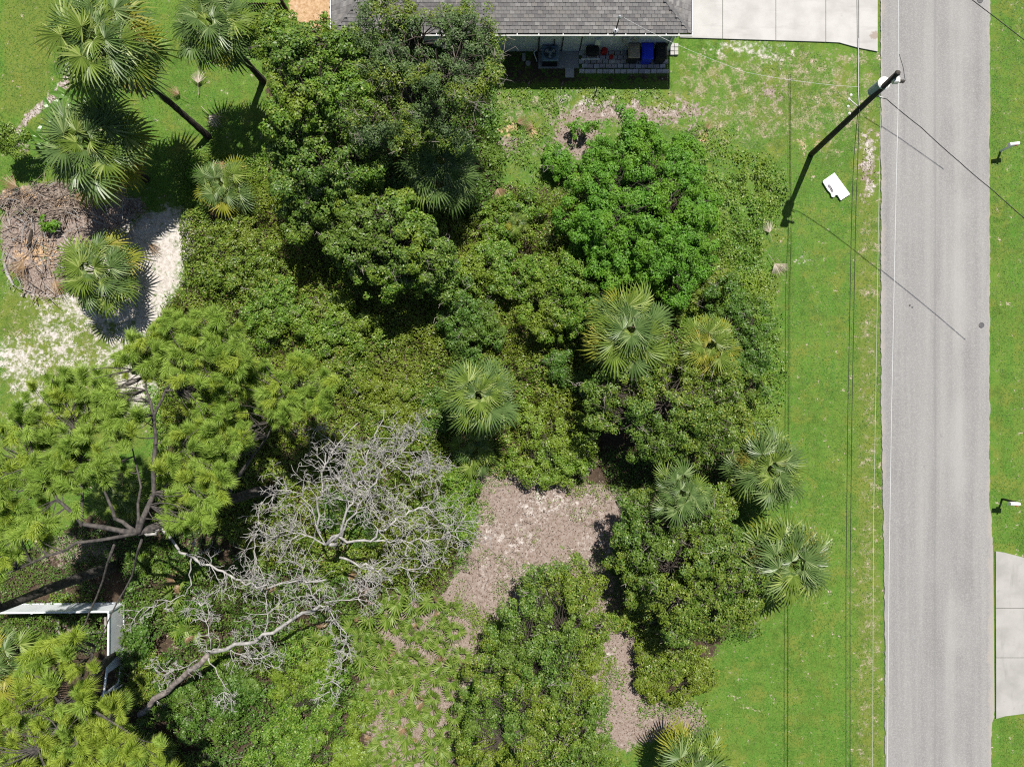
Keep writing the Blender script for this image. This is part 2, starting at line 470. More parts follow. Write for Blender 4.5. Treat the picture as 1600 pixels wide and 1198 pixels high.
class MB:
    """collects shapes into one mesh"""

    def __init__(self):
        self.v, self.f, self.mi, self.cur = [], [], [], 0

    def add(self, vs, fs):
        o = len(self.v)
        self.v += [tuple(x) for x in vs]
        self.f += [tuple(i + o for i in f) for f in fs]
        self.mi += [self.cur] * len(fs)
        return self

    def box(self, a, b, rz=0.0, c=None):
        x0, y0, z0 = a
        x1, y1, z1 = b
        vs = [(x0, y0, z0), (x1, y0, z0), (x1, y1, z0), (x0, y1, z0), (x0, y0, z1), (x1, y0, z1), (x1, y1, z1), (x0, y1, z1)]
        if rz:
            cx, cy_ = c if c else ((x0 + x1) / 2, (y0 + y1) / 2)
            ca, sa = math.cos(rz), math.sin(rz)
            vs = [(cx + (x - cx) * ca - (y - cy_) * sa, cy_ + (x - cx) * sa + (y - cy_) * ca, z) for x, y, z in vs]
        return self.add(vs, [(3, 2, 1, 0), (4, 5, 6, 7), (0, 1, 5, 4), (1, 2, 6, 5), (2, 3, 7, 6), (3, 0, 4, 7)])

    def cbox(self, a, b, ch=0.03):
        """box with chamfered vertical edges and a chamfered rim on top"""
        x0, y0, z0 = a
        x1, y1, z1 = b

        def ring(i, z):
            c = ch
            return [(x0 + i + c, y0 + i, z), (x1 - i - c, y0 + i, z), (x1 - i, y0 + i + c, z), (x1 - i, y1 - i - c, z),
                    (x1 - i - c, y1 - i, z), (x0 + i + c, y1 - i, z), (x0 + i, y1 - i - c, z), (x0 + i, y0 + i + c, z)]
        vs = ring(0, z0) + ring(0, z1 - ch) + ring(ch * .8, z1)
        fs = []
        for r in range(2):
            for k in range(8):
                fs.append((r * 8 + k, r * 8 + (k + 1) % 8, r * 8 + 8 + (k + 1) % 8, r * 8 + 8 + k))
        fs += [tuple(range(16, 24)), tuple(reversed(range(8)))]
        return self.add(vs, fs)

    def tube(self, pts, rad, sides=6, caps=True):
        pts = [Vector(p) for p in pts]
        n = len(pts)
        if not isinstance(rad, (list, tuple)):
            rad = [rad] * n
        vs, fs = [], []
        ref = None
        for i, p in enumerate(pts):
            d = (pts[min(i + 1, n - 1)] - pts[max(i - 1, 0)])
            if d.length < 1e-9:
                d = Vector((0, 0, 1))
            d.normalize()
            if ref is None:
                ref = d.cross(Vector((0, 0, 1)) if abs(d.z) < .9 else Vector((1, 0, 0)))
            u = ref - d * ref.dot(d)
            if u.length < 1e-6:
                u = d.orthogonal()
            u.normalize()
            ref = u
            w = d.cross(u)
            for k in range(sides):
                a = 2 * math.pi * k / sides
                vs.append(p + (u * math.cos(a) + w * math.sin(a)) * rad[i])
        for i in range(n - 1):
            for k in range(sides):
                fs.append((i * sides + k, i * sides + (k + 1) % sides, (i + 1) * sides + (k + 1) % sides, (i + 1) * sides + k))
        if caps:
            fs.append(tuple(reversed(range(sides))))
            fs.append(tuple((n - 1) * sides + k for k in range(sides)))
        return self.add(vs, fs)

    def lathe(self, base, prof, sides=20):
        bx, by, bz = base
        vs, fs = [], []
        for r, z in prof:
            for k in range(sides):
                a = 2 * math.pi * k / sides
                vs.append((bx + r * math.cos(a), by + r * math.sin(a), bz + z))
        for i in range(len(prof) - 1):
            for k in range(sides):
                fs.append((i * sides + k, i * sides + (k + 1) % sides, (i + 1) * sides + (k + 1) % sides, (i + 1) * sides + k))
        fs.append(tuple(reversed(range(sides))))
        fs.append(tuple((len(prof) - 1) * sides + k for k in range(sides)))
        return self.add(vs, fs)

    def prism(self, poly, z0, z1):
        n = len(poly)
        vs = [(x, y, z0) for x, y in poly] + [(x, y, z1) for x, y in poly]
        fs = [tuple(reversed(range(n))), tuple(range(n, 2 * n))] + [(i, (i + 1) % n, n + (i + 1) % n, n + i) for i in range(n)]
        return self.add(vs, fs)

    def mesh(self, name, mats, smooth=False):
        me = bpy.data.meshes.new(name)
        me.from_pydata(self.v, [], self.f)
        for m in (mats if isinstance(mats, list) else [mats]):
            me.materials.append(m)
        if any(self.mi):
            me.polygons.foreach_set('material_index', self.mi)
        if smooth:
            me.polygons.foreach_set('use_smooth', [True] * len(me.polygons))
        me.update()
        return me

    def obj(self, name, mats, parent=None, smooth=False):
        """vertices are in world space; a child is stored relative to its thing"""
        if parent is not None:
            o = origin_of(parent)
            self.v = [(x - o.x, y - o.y, z - o.z) for x, y, z in self.v]
        return link(name, self.mesh(name, mats, smooth), parent)


# ------------------------------------------------------------------ raster masks of the photograph's ground zones (plan view)
RX0, RY0, RS = -160.0, -120.0, 2.5
RW, RH = 770, 580
_gx, _gy = np.meshgrid(RX0 + RS * np.arange(RW), RY0 + RS * np.arange(RH))


def vnoise(x, y, s, seed):
    r = np.random.default_rng(seed)
    t = r.random((64, 64))
    u, v = x / s, y / s
    i, j = np.floor(u).astype(int), np.floor(v).astype(int)
    fu, fv = u - i, v - j
    fu, fv = fu * fu * (3 - 2 * fu), fv * fv * (3 - 2 * fv)
    g = lambda a, b: t[a % 64, b % 64]
    return (g(i, j) * (1 - fu) + g(i + 1, j) * fu) * (1 - fv) + (g(i, j + 1) * (1 - fu) + g(i + 1, j + 1) * fu) * fv


def fnoise(x, y, s, seed):
    return .5 * vnoise(x, y, s, seed) + .3 * vnoise(x, y, s * .45, seed + 1) + .2 * vnoise(x, y, s * .2, seed + 2)


def poly_mask(poly, x, y, jit=10.0, seed=1):
    if jit:
        x = x + (fnoise(x, y, 34, seed) - .5) * 2 * jit
        y = y + (fnoise(x, y, 34, seed + 7) - .5) * 2 * jit
    ins = np.zeros(x.shape, bool)
    n = len(poly)
    for k in range(n):
        x0, y0 = poly[k]
        x1, y1 = poly[(k + 1) % n]
        if y0 == y1:
            continue
        c = ((y0 > y) != (y1 > y)) & (x < (x1 - x0) * (y - y0) / (y1 - y0) + x0)
        ins ^= c
    return ins


def blur(a, r):
    a = a.astype(np.float32)
    k = max(1, int(r / RS))
    for ax in (0, 1):
        for _ in range(2):
            c = np.cumsum(np.pad(a, [(k + 1, k) if i == ax else (0, 0) for i in (0, 1)], mode='edge'), axis=ax)
            n = a.shape[ax]
            hi = np.take(c, np.arange(2 * k + 1, 2 * k + 1 + n), axis=ax)
            lo = np.take(c, np.arange(0, n), axis=ax)
            a = (hi - lo) / (2 * k + 1)
    return a


def zone(polys, jit=10, soft=8, seed=1, blobs=(), scale=1.0):
    m = np.zeros(_gx.shape, np.float32)
    for i, p in enumerate(polys):
        m = np.maximum(m, poly_mask(p, _gx, _gy, jit, seed + 13 * i).astype(np.float32))
    for i, (bx, by, rx, ry, w) in enumerate(blobs):
        d = np.sqrt(((_gx - bx) / rx) ** 2 + ((_gy - by) / ry) ** 2) + (fnoise(_gx, _gy, 26, seed + 50 + i) - .5) * .9
        m = np.maximum(m, np.clip(1.6 - d * 1.3, 0, 1) * w)
    return np.clip(blur(m, soft) * scale, 0, 1)


def sample(mask, px, py):
    u = np.clip((np.asarray(px) - RX0) / RS, 0, RW - 1.001)
    v = np.clip((np.asarray(py) - RY0) / RS, 0, RH - 1.001)
    i, j = u.astype(int), v.astype(int)
    fu, fv = u - i, v - j
    return ((mask[j, i] * (1 - fu) + mask[j, i + 1] * fu) * (1 - fv) + (mask[j + 1, i] * (1 - fu) + mask[j + 1, i + 1] * fu) * fv)


def path_poly(pts, w):
    """thin ribbon polygon round a pixel polyline"""
    L, Rr = [], []
    for i, (x, y) in enumerate(pts):
        a, b = pts[max(i - 1, 0)], pts[min(i + 1, len(pts) - 1)]
        dx, dy = b[0] - a[0], b[1] - a[1]
        d = math.hypot(dx, dy) or 1
        L.append((x - dy / d * w / 2, y + dx / d * w / 2))
        Rr.append((x + dy / d * w / 2, y - dx / d * w / 2))
    return L + Rr[::-1]


Z = {}
CLEARING = [(742, 735), (800, 742), (870, 752), (985, 770), (962, 850), (945, 890), (930, 900), (948, 960), (960, 1010), (985, 1070), (1010, 1100),
            (1095, 1100), (1105, 1140), (1060, 1165), (985, 1165), (950, 1120), (935, 1000), (880, 905), (810, 965), (770, 965), (690, 945), (718, 885), (738, 810)]
PALMETTO_BED = [(575, 915), (700, 935), (770, 965), (760, 1010), (720, 1090), (700, 1198), (690, 1260), (560, 1260), (575, 1150), (560, 1050)]
Z['soil'] = zone([[(290, 330), (420, 270), (420, 60), (520, 10), (770, 20), (750, 190), (770, 290), (900, 300), (1070, 300), (1110, 450), (1170, 560), (1180, 640), (1150, 800), (1150, 960), (1090, 1060),
                   (1000, 1105), (950, 900), (985, 780), (745, 735), (700, 930), (720, 1198), (720, 1300), (-60, 1300), (-60, 1000), (40, 860), (150, 800), (260, 780), (250, 640), (240, 500), (290, 440)]],
                 12, 8, 3)
Z['soil'] = np.maximum(Z['soil'], zone([[(785, 78), (905, 78), (905, 118), (1046, 114), (1046, 131), (785, 132)]], 3, 5, 91, scale=.62))
Z['mulch'] = zone([CLEARING, PALMETTO_BED, [(925, 890), (960, 900), (985, 960), (1010, 1040), (1040, 1090), (1010, 1165), (930, 1165), (915, 1000)], [(0, 300), (90, 282), (185, 292), (230, 320), (205, 360), (120, 400), (95, 470), (40, 470), (8, 420)]], 16, 8, 20,
                  blobs=[(960, 178, 95, 20, .9), (900, 212, 44, 44, .85), (1020, 185, 50, 14, .7), (800, 225, 28, 18, .8), (845, 235, 30, 12, .6), (1356, 262, 19, 62, .62), (1085, 215, 22, 30, .6),
                         (1205, 140, 40, 24, .5), (1080, 170, 40, 20, .55), (65, 700, 20, 60, .3), (530, 1030, 16, 14, .6), (470, 1035, 14, 12, .6), (280, 1000, 16, 12, .8),
                         (1205, 640, 10, 40, .55), (120, 860, 70, 24, .85), (110, 985, 40, 16, .7)])
Z['straw'] = zone([[(448, -120), (520, -120), (519, 25), (505, 50), (470, 40), (450, 20)]], 5, 5, 31,
                  blobs=[(793, 202, 14, 10, .9), (833, 205, 13, 10, .8), (1100, 215, 8, 8, .9), (35, 305, 46, 12, .7), (95, 315, 40, 12, .75), (62, 392, 44, 30, .62), (30, 400, 16, 30, .6), (1275, 225, 46, 14, .35)])
Z['trail'] = zone([path_poly([(108, 108), (98, 135), (72, 160), (45, 180), (22, 205), (30, 225), (42, 240)], 12)], 4, 4, 45, scale=.9)
Z['sand'] = zone([[(195, 335), (262, 320), (300, 330), (298, 400), (285, 430), (268, 470), (240, 505), (222, 560), (235, 620), (190, 615), (190, 570), (200, 520), (215, 470), (190, 440)], [(120, 415), (170, 380), (230, 350), (240, 470), (200, 510), (150, 500), (95, 470)]], 12, 10, 40, scale=.8,
                 blobs=[(30, 555, 66, 30, .72), (75, 512, 30, 26, .68), (95, 545, 26, 40, .7), (30, 590, 46, 36, .62), (140, 500, 60, 34, .5), (60, 640, 70, 44, .5), (190, 545, 46, 36, .78), (60, 470, 40, 20, .5), (150, 570, 60, 30, .5), (60, 350, 50, 24, .36), (110, 300, 60, 16, .4), (120, 385, 40, 20, .5), (215, 610, 30, 50, .85), (10, 455, 12, 12, .6), (28, 640, 12, 26, .5),
                        (1165, 76, 70, 14, .66), (902, 160, 60, 14, .52), (960, 170, 60, 14, .5), (1040, 170, 40, 16, .45), (1210, 90, 30, 24, .35), (268, 75, 10, 9, .7), (228, 185, 8, 7, .6), (860, 790, 60, 26, .45), (800, 840, 60, 50, .36), (925, 780, 36, 18, .5), (770, 900, 50, 30, .33), (925, 850, 30, 40, .35), (850, 930, 50, 20, .36),
                         (955, 1030, 16, 30, .4), (1005, 1100, 20, 10, .4), (1255, 405, 8, 10, .6), (1245, 380, 6, 22, .45), (860, 985, 4, 4, .3), (940, 135, 20, 4, .8),
                        (70, 1175, 20, 10, .0)])
Z['dry'] = zone([[(1338, 170), (1376, 170), (1380, 1260), (1338, 1260)], [(1060, 70), (1375, 70), (1375, 200), (1235, 230), (1120, 235), (1040, 200), (760, 200), (760, 140), (1050, 140)]], 8, 14, 60, scale=.55,
                blobs=[(1200, 160, 130, 60, .75), (1300, 100, 60, 24, .7), (1290, 230, 60, 26, .9), (1290, 120, 16, 20, .8), (1210, 120, 46, 30, .9), (60, 90, 50, 70, .45), (1575, 120, 14, 30, .4), (1582, 180, 14, 24, .7), (90, 540, 170, 130, .95), (20, 690, 40, 80, .8),
                       (1150, 1010, 50, 30, .5), (1330, 900, 16, 60, .5), (1120, 1190, 40, 20, .8), (100, 480, 60, 40, .4), (1205, 560, 12, 70, .5), (1290, 370, 18, 14, .8), (1300, 500, 14, 60, .3), (800, 150, 40, 16, .5)])
Z['sand'] = np.maximum(Z['sand'], np.maximum(Z['trail'] * .5, zone([], 0, 5, 48, blobs=[(1358, 240, 14, 30, .6), (1362, 290, 12, 24, .55), (1350, 210, 12, 12, .4)])))
Z['mulch'] = np.maximum(Z['mulch'], Z['trail'] * .9)
Z['soil'] = np.maximum(Z['soil'], zone([], 0, 6, 49, blobs=[(845, 865, 60, 24, .5), (905, 810, 40, 20, .5), (770, 810, 24, 40, .5), (960, 1120, 30, 20, .5), (1060, 1130, 30, 16, .5), (105, 430, 30, 30, .8), (30, 330, 30, 20, .7), (150, 315, 40, 16, .7), (60, 455, 26, 16, .6)]))
Z['mulch'] = np.clip(Z['mulch'] - zone([], 0, 6, 52, blobs=[(105, 430, 26, 26, .6), (35, 328, 26, 14, .5), (70, 395, 16, 12, .5)]), 0, 1)
Z['olive'] = zone([[(1336, 170), (1376, 150), (1380, 1260), (1330, 1260)], [(0, -100), (105, -100), (80, 160), (0, 200)], [(0, 440), (200, 470), (240, 700), (0, 720)], [(1548, -100), (1570, -100), (1566, 780), (1552, 840)]], 10, 14, 81, scale=.85,
                  blobs=[(1230, 150, 120, 60, .7), (1130, 1020, 60, 60, .5), (1180, 1120, 60, 60, .5)])
BARE = np.clip(Z['soil'] + Z['mulch'] + Z['straw'] + Z['sand'], 0, 1)


# ground sheet: fine in view, coarse to the horizon
def axis(lo, hi, step):
    core = np.arange(lo, hi + step * .5, step)
    out = [hi + d for d in (1, 3, 7, 15, 30, 60, 120, 250, 500)]
    pre = [lo - d for d in (500, 250, 120, 60, 30, 15, 7, 3, 1)]
    return np.concatenate([pre, core, out])


ax = axis(-34.0, 34.0, .19)
ay = axis(-26.0, 26.0, .19)
GX, GY = np.meshgrid(ax, ay)
gpx, gpy = GX / K + 800, 599 - GY / K
gz = (fnoise(gpx, gpy, 60, 400) - .5) * .10 - .06
# smooth and level beneath the paving and the house
flat = np.clip(1 - np.minimum(np.abs(gpx - 1464) / 100, 9) ** 8, 0, 1)
flat = np.maximum(flat, ((gpy < 140) & (gpx > 500) & (gpx < 1400)).astype(float))
gz = gz * (1 - flat) - .05 * flat
vs = np.stack([GX.ravel(), GY.ravel(), gz.ravel()], 1)
nx, ny = len(ax), len(ay)
ii = (np.arange(ny - 1)[:, None] * nx + np.arange(nx - 1)[None, :]).ravel()
me = np_mesh('ground', vs, np.stack([ii, ii + 1, ii + nx + 1, ii + nx], 1), True)
inside = ((gpx > RX0) & (gpx < RX0 + RS * RW) & (gpy > RY0) & (gpy < RY0 + RS * RH)).ravel()
for zn in ('olive', 'soil', 'mulch', 'straw', 'sand', 'dry'):
    a = me.attributes.new(zn, 'FLOAT', 'POINT')
    a.data.foreach_set('value', (sample(Z[zn], gpx.ravel(), gpy.ravel()) * inside).astype(np.float32))
g_obj = link('ground', me, None, M['ground'])
tag(g_obj, 'grassy ground with sandy and mulched bare patches', None, None, 'structure')


def ground_z(x, y):
    px, py = x / K + 800, 599 - y / K
    return float((fnoise(np.array([px]), np.array([py]), 60, 400)[0] - .5) * .10 - .06)


# road: ragged asphalt edges
def edge(pts, y):
    for (x0, y0), (x1, y1) in zip(pts[:-1], pts[1:]):
        if y0 <= y <= y1:
            return x0 + (x1 - x0) * (y - y0) / (y1 - y0)
    return pts[0][0] if y < pts[0][1] else pts[-1][0]


LE = [(1376, -120), (1376, 600), (1380, 830), (1382, 1000), (1383, 1320)]
RE = [(1547, -120), (1547, 780), (1553, 862), (1555, 1110), (1549, 1140), (1550, 1320)]
rows = []
ys = list(np.arange(-110, 1315, 3.2))
rr = random.Random(5)
jl = jr = 0.0
verts, faces = [], []
for k, y in enumerate(ys):
    jl = jl * .6 + rr.uniform(-1, 1) * .7
    jr = jr * .6 + rr.uniform(-1, 1) * .8
    near_drive = 862 < y < 1118
    xl = edge(LE, y) + jl
    xr = edge(RE, y) + (jr if not near_drive else -.6)
    a, b_ = G(xl, y), G(xr, y)
    for t in (0, .004, .25, .5, .75, .996, 1):
        crown = .035 * (1 - (2 * t - 1) ** 2)
        zz = -.06 if t in (0, 1) else .012 + crown
        verts.append((a[0] + (b_[0] - a[0]) * t, a[1], zz))
for k in range(len(ys) - 1):
    for t in range(6):
        i = k * 7 + t
        faces.append((i, i + 7, i + 8, i + 1))
for side_y in (-1, 1):        # far ends of the road run on out of view
    pass
me = bpy.data.meshes.new('road')
me.from_pydata(verts, [], faces)
tag(link('road', me, None, M['road']), 'grey asphalt road with ragged grass edges', None, None, 'structure')
mb = MB()
mb.box((21.6, 26.58, -.06), (28.0, 300, .02))
tag(mb.obj('road', M['road']), 'grey asphalt road running on beyond the drive', None, None, 'structure')
mb = MB()
mb.box((21.86, -300, -.06), (28.1, -26.87, .02))
tag(mb.obj('road', M['road']), 'grey asphalt road running on beyond the second drive', None, None, 'structure')

# worn pale margin where sand washes on to the road edge is left to the ground sheet

# driveways: slabs with open joints
def slab(parent, poly, z=.03, m=None):
    mb = MB()
    mb.prism([G(*p)[:2] for p in poly], -.1, z)
    return mb.obj('slab', m or M['concrete'], parent)


d1 = thing('driveway', G(1230, 30), 'pale concrete driveway beside the shingled house', 'driveway')
d1['kind'] = 'structure'
slab(d1, [(1078, -120), (1128.6, -120), (1128.6, 61), (1062, 59), (1062, 54), (1078, 54)])
slab(d1, [(1129.4, -120), (1211.6, -120), (1211.6, 63.5), (1129.4, 61)])
slab(d1, [(1212.4, -120), (1289.6, -120), (1289.6, 66), (1212.4, 63.5)])
slab(d1, [(1290.4, -120), (1371, -120), (1371, 81), (1340, 75), (1311, 67), (1290.4, 66)])
d2 = thing('driveway', G(1590, 990), 'weathered concrete driveway across the road', 'driveway')
d2['kind'] = 'structure'
slab(d2, [(1555.5, 861), (1570, 863), (1600, 871), (1680, 871), (1680, 949.3), (1555.5, 949.3)], .03, M['concrete_old'])
slab(d2, [(1555.5, 950.2), (1680, 950.2), (1680, 1026.4), (1556, 1026.4)], .028, M['concrete_old'])
slab(d2, [(1556, 1027.3), (1680, 1027.3), (1680, 1112), (1600, 1114), (1570, 1118), (1556, 1122)], .03, M['concrete_old'])

# ------------------------------------------------------------------ the house
EZ = 3.0                                   # eave height
yE = (599 - 51) * K * (H - EZ) / H         # eave line
xW = (519 - 800) * K * (H - EZ) / H
xE = (1079 - 800) * K * (H - EZ) / H
SL = .333
DEP = 9.0
yR, zR = yE + DEP / 2, EZ + SL * DEP / 2
yN = yE + DEP
house = thing('house', (0, yE, 0), 'single-storey house with a grey shingled hip roof and white gutters', 'house')
yWall = (599 - 80) * K
mb = MB()
mb.box((xW + .5, yWall, -.1), (xE - .5, yN - .5, EZ - .12))
mb.obj('wall', M['stucco'], house)
roof_mb = MB()
A, B, C, D = (xW, yE, EZ), (xE, yE, EZ), (xE, yN, EZ), (xW, yN, EZ)
E1, E2 = (xW + DEP / 2, yR, zR), (xE - DEP / 2, yR, zR)
vs = [A, B, C, D, E1, E2] + [(p[0], p[1], p[2] - .12) for p in (A, B, C, D)]
roof_mb.add(vs, [(0, 1, 5, 4), (1, 2, 5), (2, 3, 4, 5), (3, 0, 4), (9, 8, 7, 6), (0, 6, 7, 1), (1, 7, 8, 2), (2, 8, 9, 3), (3, 9, 6, 0)])
roof = roof_mb.obj('roof', M['shingle'][1], house)
ex, tw = .185, .30
nslope = math.sqrt(1 + SL * SL)


def shingle_mesh(m, k, w=1.0):
    mb = MB()
    ww, hh, t0, t1 = tw * .485 * w, ex * 1.12, .030 + .004 * k, .010
    mb.add([(-ww, 0, t0), (ww, 0, t0), (ww, hh, t1), (-ww, hh, t1), (-ww, 0, .002), (ww, 0, .002)], [(0, 1, 2, 3), (4, 5, 1, 0), (4, 0, 3), (5, 2, 1)])
    return mb.mesh('shingle', m)


shm = [shingle_mesh(m, k, w) for k, w in ((0, 1), (1, .93), (2, 1)) for m in M['shingle']]
tilt = Matrix.Rotation(math.atan(SL), 4, 'X')
o0 = origin_of(house)
placed = 0
rest = MB()
rr = random.Random(21)
row = 0
while True:
    yy = yE - .03 + row * ex / nslope
    if yy > yE + 2.3:
        break
    zz = EZ + SL * (yy - yE) + .003
    x = xW + (row % 2) * tw * .5 + (yy - yE)
    x = xW + math.ceil((yy - yE) / tw) * tw + (row % 2) * tw * .5
    while x < xE - (yy - yE) - .05:
        if x > -.75 and yy < yE + 1.75 and placed < 300:
            s = link('shingle', shm[rr.choice([0, 0, 0, 1, 1, 2, 3, 4, 4, 5, 6, 7, 8, 9, 11])], roof)
            s.matrix_local = Matrix.Translation((x - o0.x, yy - o0.y, zz)) @ tilt
            placed += 1
        else:
            t = Matrix.Translation((x, yy, zz)) @ tilt
            ww = tw * .485
            rest.cur = rr.choice([0, 0, 1, 1, 2, 3])
            rest.add([t @ Vector(v) for v in ((-ww, 0, .03), (ww, 0, .03), (ww, ex * 1.12, .01), (-ww, ex * 1.12, .01), (-ww, 0, .002), (ww, 0, .002))],
                     [(0, 1, 2, 3), (4, 5, 1, 0)])
        x += tw
    row += 1
# hip ends facing the drive and the far side
for sgn, xe in ((1, xE), (-1, xW)):
    r_ = 0
    while r_ * ex / nslope < 2.2:
        d = r_ * ex / nslope
        zz = EZ + SL * d + .003
        y = yE + d + (r_ % 2) * tw * .5 + .1
        while y < yE + 4.2:
            T = Matrix.Translation((xe - sgn * (d - .02), y, zz)) @ Matrix.Rotation(sgn * math.pi / 2, 4, 'Z') @ tilt
            ww = tw * .485
            rest.cur = rr.choice([0, 0, 1, 1, 2, 3])
            rest.add([T @ Vector(v) for v in ((-ww, 0, .03), (ww, 0, .03), (ww, ex * 1.12, .01), (-ww, ex * 1.12, .01), (-ww, 0, .002), (ww, 0, .002))],
                     [(0, 1, 2, 3), (4, 5, 1, 0)])
            y += tw
        r_ += 1
o = rest.obj('shingle', M['shingle'], roof)
o['kind'] = 'stuff'
hip = MB()
for xa, s in ((xE, -1), (xW, 1)):
    k = 0
    while k * .24 < 3.2:
        d = k * .24
        hip.add([(xa + s * (d - .02) - .10, yE + d - .10 + .1, EZ + SL * d + .035), (xa + s * (d - .02) + .10, yE + d + .0, EZ + SL * d + .035),
                 (xa + s * (d + .28) + .10, yE + d + .28, EZ + SL * (d + .28) + .05), (xa + s * (d + .28) - .10, yE + d + .28, EZ + SL * (d + .28) + .05)], [(0, 1, 2, 3)])
        k += 1
o = hip.obj('hip_cap', M['shingle'][0], roof)
# gutters
gut = MB()
gut.box((xW - .12, yE - .16, EZ - .13), (xE + .12, yE - .12, EZ - .02))
gut.box((xE + .08, yE - .12, EZ - .13), (xE + .12, yN, EZ - .02))
gut.box((xW - .12, yE - .12, EZ - .13), (xW - .08, yN, EZ - .02))
gutter = gut.obj('gutter', M['white_paint'], house)
gd = MB()
gd.box((xW - .08, yE - .12, EZ - .135), (xE + .08, yE - .02, EZ - .09))
gd.box((xE + .01, yE - .02, EZ - .135), (xE + .08, yN, EZ - .09))
gd.box((xW - .08, yE - .02, EZ - .135), (xW - .01, yN, EZ - .09))
gd.obj('gutter_trough', M['gutter_dark'], gutter)  # near-black strip along the inside of the gutter
o1 = origin_of(house)
for px in (560, 600, 640, 682, 724, 766, 808, 842, 880, 922, 950, 978, 1009, 1041, 1061):
    x = P(px, 0, EZ)[0]
    s = MB()
    s.box((x - .022, yE - .118, EZ - .030), (x + .022, yE - .005, EZ - .012))
    s.obj('gutter_strap', M['white_paint'], gutter)
# soffit, door, pipes and boxes on the wall under the eave
s = MB()
x0, x1 = P(880, 0, 1)[0], P(907, 0, 1)[0]
s.box((x0, yWall - .03, .06), (x1, yWall - .002, 2.08))
door = s.obj('door', M['stucco'], house)
s = MB()
s.box((x0 - .07, yWall - .045, .05), (x0, yWall - .002, 2.15))
s.box((x1, yWall - .045, .05), (x1 + .07, yWall - .002, 2.15))
s.box((x0 - .07, yWall - .045, 2.08), (x1 + .07, yWall - .002, 2.15))
s.obj('door_frame', M['trim_dark'], door)
for px, zb in ((935, 1.0), (976, 1.2), (992, 1.3)):
    x = P(px, 0, 1.3)[0]
    s = MB()
    s.cbox((x - .16, yWall - .16, zb), (x + .16, yWall - .002, zb + .55), .02)
    s.obj('meter_box', M['white_paint'] if px < 960 else M['steel'], house)
s = MB()
s.tube([(P(842, 0, 1)[0], yWall - .05, .02), (P(842, 0, 1)[0], yWall - .05, 2.7)], .04, 8)
s.tube([(P(866, 0, 1)[0], yWall - .05, .5), (P(866, 0, 1)[0], yWall - .05, 1.4)], .03, 8)
s.obj('conduit', M['trim_dark'], house)
s = MB()
xd = P(1049, 0, 1.5)[0]
s.box((xd - .04, yWall - .10, .12), (xd + .04, yWall - .02, 2.7))
s.box((xd - .04, yE - .14, 2.7), (xd + .04, yWall - .02, 2.78))
s.box((xd - .04, yWall - .45, .05), (xd + .04, yWall - .02, .13))
s.obj('downspout', M['white_paint'], house)
# service mast through the roof
mx, my = P(962, 48, 3.05)[:2]
s = MB()
s.tube([(mx, my, 3.0), (mx, my, 4.35)], .035, 8)
s.obj('service_mast', M['rust'], house)
s = MB()
s.lathe((mx, my, 4.33), [(.05, 0), (.10, .03), (.10, .10), (.05, .17), (.01, .19)], 12)
s.lathe((mx, my, 3.05), [(.16, 0), (.15, .05), (.05, .10)], 14)
s.obj('weatherhead', M['steel'], house)

# paving by the wall
pad = thing('concrete_pad', G(872, 93), 'concrete pad under the air conditioner against the house wall', 'pad')
pad['kind'] = 'structure'
slab(pad, [(841, 80.5), (904, 80.5), (904, 107), (841, 107)], .05, M['concrete_old'])
patio = thing('patio', G(975, 95), 'narrow patio of small pinkish pavers along the house wall', 'patio')
patio['kind'] = 'structure'
pm = []
for k in range(3):
    for w in (.33, .31):
        b_ = MB()
        b_.cbox((-w / 2, -.115, -.06), (w / 2, .115, .045 + .004 * k), .012)
        pm.append(b_.mesh('paver', M['paver'][k]))
po = origin_of(patio)
rr = random.Random(4)
for r_ in range(5):
    ncol = 15
    for c_ in range(ncol):
        px = 909 + c_ * 9.35 + (r_ % 2) * 4.4
        py = 83.5 + r_ * 6.7
        if px > 1041 or (r_ == 4 and rr.random() < .1):
            continue
        g = G(px + rr.uniform(-.3, .3), py + rr.uniform(-.3, .3) + (1.5 if r_ == 4 else 0))
        o = link('paver', pm[rr.choice([0, 0, 1, 1, 2, 3, 4, 5] if r_ < 4 else [4, 5, 5, 2])], patio)
        o.location = (g[0] - po.x, g[1] - po.y, 0)
        o.rotation_euler = (0, 0, rr.uniform(-.03, .03))

# air conditioner
ac = thing('air_conditioner', G(858, 94), 'blue-grey air conditioner unit with a round fan grille', 'air conditioner')
x0, y1 = G(845.3, 82)[:2]
x1, y0 = G(871.2, 105.5)[:2]
s = MB()
s.cbox((x0, y0, .10), (x1, y1, .84), .05)
s.obj('casing', M['ac_casing'], ac)
s = MB()
s.box((x0 + .05, y0 - .012, .16), (x1 - .05, y0 - .003, .74))
for k in range(9):
    s.box((x0 + .05, y0 - .03, .18 + k * .06), (x1 - .05, y0 - .012, .20 + k * .06))
s.obj('louvre', M['ac_dark'], ac)
cxm, cym = (x0 + x1) / 2, (y0 + y1) / 2
s = MB()
s.lathe((cxm, cym, .838), [(.36, 0), (.36, .022), (.33, .03)], 28)
s.obj('fan_shroud', M['ac_dark'], ac)
s = MB()
for rad_ in (.12, .18, .24, .30, .35):
    s.tube([(cxm + rad_ * math.cos(a * math.pi / 12), cym + rad_ * math.sin(a * math.pi / 12), .885) for a in range(25)], .006, 4, False)
for a in range(6):
    t = a * math.pi / 3
    s.tube([(cxm, cym, .89), (cxm + .36 * math.cos(t), cym + .36 * math.sin(t), .88)], .008, 4)
s.obj('fan_grille', M['ac_casing'], ac)
s = MB()
